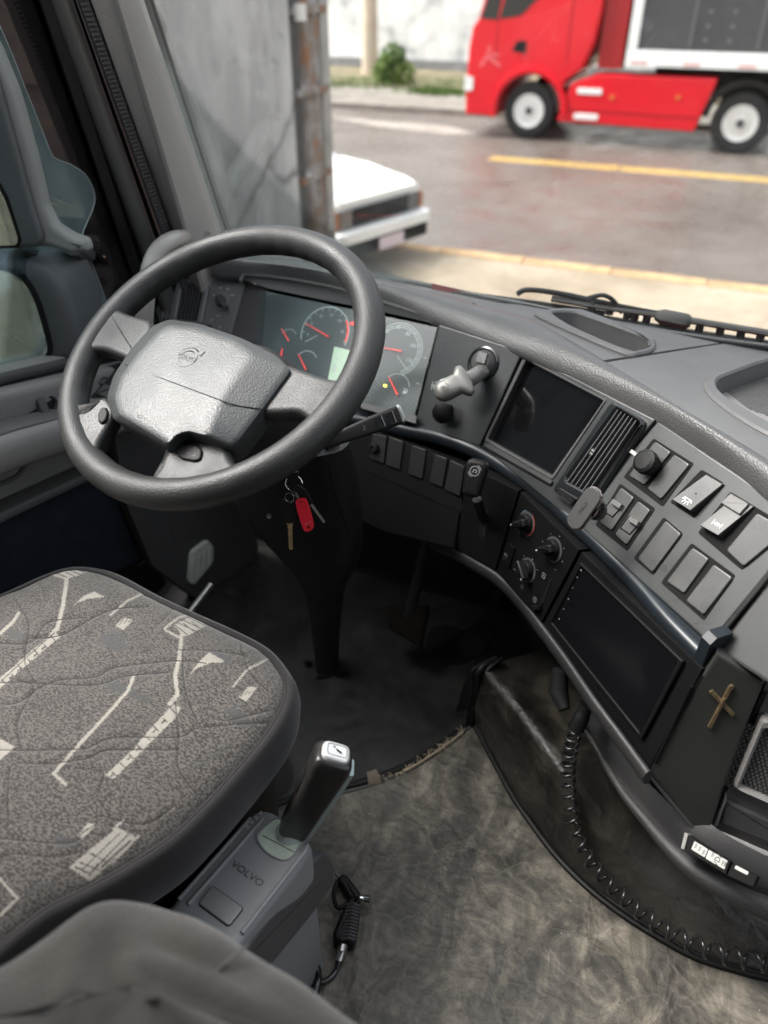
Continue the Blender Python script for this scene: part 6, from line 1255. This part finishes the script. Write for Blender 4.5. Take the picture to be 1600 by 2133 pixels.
# lever
b0, t0 = onz(612, 1724, 1.825), onz(699, 1570, 1.962); lx_ = nrm(t0-b0); ly = nrm(np.cross(lx_, A(.35, -.94, 0))); lz = np.cross(lx_, ly)
ll = np.linalg.norm(t0-b0); wv = RT - lx_*np.dot(RT, lx_); wv = nrm(wv); dv = np.cross(lx_, wv); dv = dv if np.dot(dv, CAM-t0) > 0 else -dv
R = []
for t, w, d in ((-.02, .0165, .014), (.0, .0180, .0155), (.35, .0195, .0170), (.75, .0222, .0185), (.92, .0232, .0185), (.97, .0222, .0172), (.99, .0205, .0155), (1.0, .018, .0135)):
    R.append([b0+lx_*ll*t+wv*a+dv*b for a, b in rnd([(-w, -d), (w, -d), (w, d), (-w, d)], .0075, 4)])
lever = MB().loft(R, True, True, True).build('lever_grip', M('grip_leather', (.020, .019, .018), .30, .5, grain=('noise', 900, .06), rvar=.06), con)
R = []
for t, w in ((-.02, .0135), (.35, .0140), (.78, .0150), (.90, .0135)):
    c = b0+lx_*ll*t+wv*(.0168+.0058*min(1, max(0, (t+.02)/.9))); R.append([c+wv*a+dv*b for a, b in rnd([(-.004, -w), (.0062, -w*.85), (.0062, w*.85), (-.004, w)], .002, 3)])
MB().loft(R, True, True, True).build('lever_inlay', M('green_silver', (.36, .43, .42), .35, .5, metal=.5), lever)
TFm = Frame(t0+lx_*.001, wv, lx_); cq = rnd([(-.0172, -.0132), (.0172, -.0132), (.0172, .0132), (-.0172, .0132)], .010, 6)
tcap = MB().prism(TFm, cq, -.005, .0050, .0045, 4).build('lever_cap', M('cap_silver', (.66, .66, .64), .28, .5, metal=.55), lever)
MB().ring(TFm, inset(cq, .0052), inset(cq, .0058), .003, .0053).build('cap_groove', DARKHOLE, tcap)
strokes(TFm, [[(-.003, .0035), (-.0045, .005)], [(-.001, .0015), (.005, -.002)], [(.0, .000), (.005, -.003)]], .0016, BLACK, tcap, 'truck_symbol', h=.0055)
MB().box(b0+lx_*ll*.62-wv*.0205, .002, .006, ll*.14, X=wv, Z=lx_, b=.001).build('side_trigger', BLACK, lever)
MB().lathe(b0-lx_*.014, lx_, [(.019, 0), (.0175, .010), (.016, .014)], 22).build('lever_collar', M('collar_clear', (.40, .44, .42), .2, .5), lever)

# ================================================================== NEAR GREY SEAT PART
NZ = 2.075
fs = thing('folded_seat', onz(270, 1990, NZ), 'blurred grey cloth seat back in the near foreground at the bottom left', 'seat')
og = [(-260, 2180), (-100, 2075), (0, 2008), (80, 1948), (150, 1902), (215, 1876), (280, 1868), (345, 1880), (480, 1943), (600, 2022), (700, 2088), (800, 2160), (980, 2330), (700, 2700), (-200, 2700)]
oo = [tuple(p[:2]) for p in smooth_path([onz(u, v, NZ) for u, v in og], 5, True)]; oo = ccw(oo)
R = []; FZf = Frame(A(0, 0, NZ), A(1, 0, 0), ZU); cc = np.mean(oo, 0)
for dd, h in ((.03, -.16), (.004, -.10), (.0, -.05), (.0, -.02), (.002, -.004), (.007, .006), (.016, .013), (.028, .017)): R.append([FZf.pt(q, h+.004*sin(q[0]*70+q[1]*30)*(1 if h > -.01 else 0)) for q in inset(oo, dd)])
base = inset(oo, .028)
for k in (.85, .65, .45, .25, .08): R.append([FZf.pt(tuple(cc+(np.array(q)-cc)*k), .017+.006*(1-k)+.006*sin(q[0]*38*k+q[1]*52+k*3)*(1-abs(k-.5))) for q in base])
MB().loft(R, True, False, True).build('seat_cloth', CLOTH, fs, sharp=180)
MB().tube(smooth_path([FZf.pt(FZf.loc(u, v, .012), .0175) for u, v in ((520, 1975), (455, 2030), (425, 2090), (415, 2160))], 6), .0012, 6).build('seam', M('seam_grey', (.10, .095, .088), .9), fs)

# ================================================================== BLOW GUN AND HOSE
GFm = Frame(onz(720, 1910, FZ+.026), A(1, 0, 0), ZU)
gun = thing('air_blow_gun', onz(720, 1910, FZ+.006), 'black ribbed air blow gun with a metal tip lying on the marbled floor mat', 'blow gun')
MB().prism(GFm, rnd(ccw(GFm.px([(702, 1834), (714, 1824), (724, 1828), (752, 1866), (744, 1886), (728, 1874), (712, 1848)])), .004), -.013, .008, .004, 3).build('gun_body', BLACK, gun)
hdl = MB().prism(GFm, rnd(ccw(GFm.px([(728, 1872), (752, 1868), (748, 1908), (742, 1952), (734, 1970), (700, 1966), (692, 1952), (712, 1904)])), .006), -.015, .010, .006, 3).build('handle', BLACK, gun)
for k in range(11):
    t = k/10; a = GFm.w(722-t*10, 1884+t*72, .008); b = GFm.w(750-t*10, 1888+t*70, .008); MB().tube([a, (a+b)/2+A(0, 0, .005), b], .0022, 6).build('handle_rib', DARKGREY, hdl)
MB().tube(smooth_path([GFm.w(703, 1836, -.002), GFm.w(696, 1856, -.002), GFm.w(698, 1880, -.002), GFm.w(706, 1892, -.002), GFm.w(722, 1884, 0)], 6), .0034, 8).build('trigger', BLACK, gun)
MB().tube([GFm.w(708, 1828, 0), GFm.w(697, 1816, 0)], [.004, .0026], 10).build('nozzle', STEEL, gun)
MB().tube([GFm.w(746, 1872, 0), GFm.w(756, 1872, 0), GFm.w(757, 1872, 0), GFm.w(771, 1873, .001)], [.006, .006, .0045, .0060], 12).build('valve_tip', CHROME, gun)
MB().tube([GFm.w(716, 1964, -.004), GFm.w(711, 1984, -.005), GFm.w(711, 1985, -.005), GFm.w(706, 2002, -.008)], [.0075, .0075, .006, .0055], 12).build('hose_fitting', STEEL, gun)
hose = MB().tube(smooth_path([onz(u, v, FZ+z) for u, v, z in ((706, 2000, .018), (700, 2022, .012), (684, 2040, .011), (655, 2050, .011), (610, 2046, .012), (540, 2036, .012))], 8), .0042, 12).build('air_hose', CORDM, gun)
MB().tube(smooth_path([onz(u, v, FZ+z) for u, v, z in ((585, 1925, .05), (620, 1950, .05), (645, 1984, .04), (659, 2016, .028), (662, 2040, .016), (655, 2075, .012))], 8), .0062, 12).build('looped_hose', CORDM, loc=onz(645, 1984, FZ), label='thick black hose looping up behind the gear selector console', cat='hose')

# ================================================================== COILED CORD
cpts = [(1205, 1516, 1.80), (1192, 1540, 1.765), (1184, 1590, 1.715), (1184, 1640, 1.675), (1190, 1700, 1.635), (1206, 1750, 1.605), (1240, 1806, 1.585), (1290, 1860, 1.573), (1350, 1910, 1.565), (1420, 1955, 1.56), (1500, 1985, 1.557), (1600, 2006, 1.557), (1720, 2020, 1.557)]
cp_ = smooth_path([onz(*p) for p in cpts], 14); d = np.cumsum([0]+[np.linalg.norm(cp_[i+1]-cp_[i]) for i in range(len(cp_)-1)]); Lc = d[-1]
cpa = np.array(cp_); H = []; ph = 0; N = 1500; u = A(0, 0, 1); prev = None
for i in range(N):
    s = Lc*i/(N-1); p = A(*[np.interp(s, d, cpa[:, k]) for k in range(3)]); p2 = A(*[np.interp(min(s+.004, Lc), d, cpa[:, k]) for k in range(3)]); p1 = A(*[np.interp(max(s-.004, 0), d, cpa[:, k]) for k in range(3)])
    T = nrm(p2-p1); u = nrm(u-T*np.dot(u, T)); w = np.cross(T, u); tt = s/Lc; pitch = np.interp(tt, [0, .2, .45, 1], [.0185, .0185, .0230, .0265]); rc = np.interp(tt, [0, .05, .3, .6, 1], [.004, .0095, .0095, .0115, .0130])
    ph += 2*pi*(Lc/(N-1))/pitch; H.append(p+(u*cos(ph)+w*sin(ph))*rc)
MB().tube(H, .0027, 8).build('coiled_cord', CORDM, loc=onz(1350, 1910, FZ), label='shiny black coiled cord trailing from the dash down over the tunnel cover', cat='cord', sharp=180)

# ================================================================== PHONE MOUNT ON THE VENT
mnt = thing('phone_mount', FS.w(1215, 1060, .02), 'small dark magnetic phone mount with bronze ball joint clipped to the centre vent', 'phone mount')
PFm = Frame(dep(1214, 1058, 1.005), nrm(RT*.55+UP*.8), nrm(nrm(CAM-FS.o)*.75-RT*.55+UP*.15))
pa_, pb_ = np.array(PFm.loc(1240, 1022)), np.array(PFm.loc(1190, 1095)); ax_ = (pb_-pa_)/np.linalg.norm(pb_-pa_); nn_ = np.array([-ax_[1], ax_[0]]); rr = .0132
cap_ = [tuple(pa_+ax_*.010+rr*(nn_*cos(t)+(-ax_)*sin(t))) for t in np.linspace(0, pi, 12)]+[tuple(pb_-ax_*.010+rr*(-nn_*cos(t)+ax_*sin(t))) for t in np.linspace(0, pi, 12)]
plt_ = MB().prism(PFm, cap_, -.006, 0, .0015, 3).build('mount_plate', M('mount_rubber', (.045, .044, .043), .45, .4), mnt)
MB().ring(PFm, inset(ccw(cap_), -.0008), inset(ccw(cap_), .0004), -.0065, -.002, .0005).build('plate_rim', BRONZE, plt_)
text(PFm, 'ITOLLE', (pa_+pb_)/2, .0042, BLACK, plt_, ang=math.atan2(-ax_[1], -ax_[0]), h=.0003)
jb = PFm.w(1238, 1058, -.014)
MB().lathe(PFm.w(1228, 1060, -.0062), -PFm.n, [(.012, 0), (.012, .004), (.0085, .006)], 22).build('joint_collar', BRONZE, mnt)
MB().lathe(PFm.w(1234, 1058, -.011), -PFm.n, [(0, -.0075), (.0055, -.005), (.0078, 0), (.0055, .005), (0, .0078)], 20).build('ball_joint', BRONZE, mnt)
MB().lathe(PFm.w(1240, 1062, -.016), -PFm.n, [(.0135, 0), (.014, .006), (.011, .010), (.006, .012)], 22).build('joint_base', M('mount_base', (.035, .033, .032), .25, .5), mnt)
MB().tube([PFm.w(1244, 1060, -.024), FS.w(1228, 1048, .004)], .005, 10).build('vent_clip', BLACK, mnt)

# ================================================================== WIPERS OUTSIDE THE GLASS
YW = 1.50
wi = thing('windscreen_wiper', ony(1200, 650, YW), 'black windscreen wiper blade and arm parked along the foot of the windscreen', 'wiper')
def wp(L, y=YW): return [ony(u, v, y) for u, v in L]
MB().tube(wp([(978, 612), (1010, 616), (1120, 632), (1260, 652)]), [.004, .006, .008, .007], 8, sq=.6).build('blade', BLACK, wi)
MB().tube(wp([(1000, 619), (1130, 640), (1250, 660)], YW-.01), .0035, 8).build('blade_rubber', BLACK, wi)
MB().tube(smooth_path(wp([(1078, 612), (1095, 604), (1130, 606), (1180, 614), (1226, 624), (1300, 640), (1380, 655)]), 5), .0055, 8).build('wiper_arm', BLACK, wi)
MB().tube(smooth_path(wp([(1215, 624), (1250, 615), (1270, 620), (1284, 634), (1296, 652)]), 5), .0045, 8).build('washer_hose', BLACK, wi)
cwl = thing('cowl_grille', ony(1420, 680, YW), 'black slatted cowl strip with gaps running along the foot of the windscreen', 'grille')
GM = M('cowl_plastic', (.035, .034, .033), .55, .4)
MB().tube(wp([(1150, 622), (1250, 638), (1368, 655), (1440, 668), (1600, 694), (1760, 720)]), .010, 8, sq=.6).build('upper_bar', GM, cwl)
MB().tube(wp([(1100, 640), (1250, 662), (1420, 690), (1600, 716), (1760, 740)]), .009, 8, sq=.7).build('lower_bar', GM, cwl)
for x, y in ((700, 190), (790, 212), (880, 230), (920, 238), (980, 250), (1250, 300), (1355, 320), (1460, 338), (1560, 355), (1660, 372), (1760, 390)):
    u, v = 950+.40625*x, 560+.40625*y; MB().tube(wp([(u+2, v-10), (u-2, v+8)]), .0085, 6).build('slat', GM, cwl)
MB().tube(wp([(1366, 656), (1380, 660), (1430, 670), (1440, 672)]), [.012, .020, .020, .012], 10, sq=.7).build('spindle_cover', M('spindle_plastic', (.05, .049, .048), .8, .2), cwl)
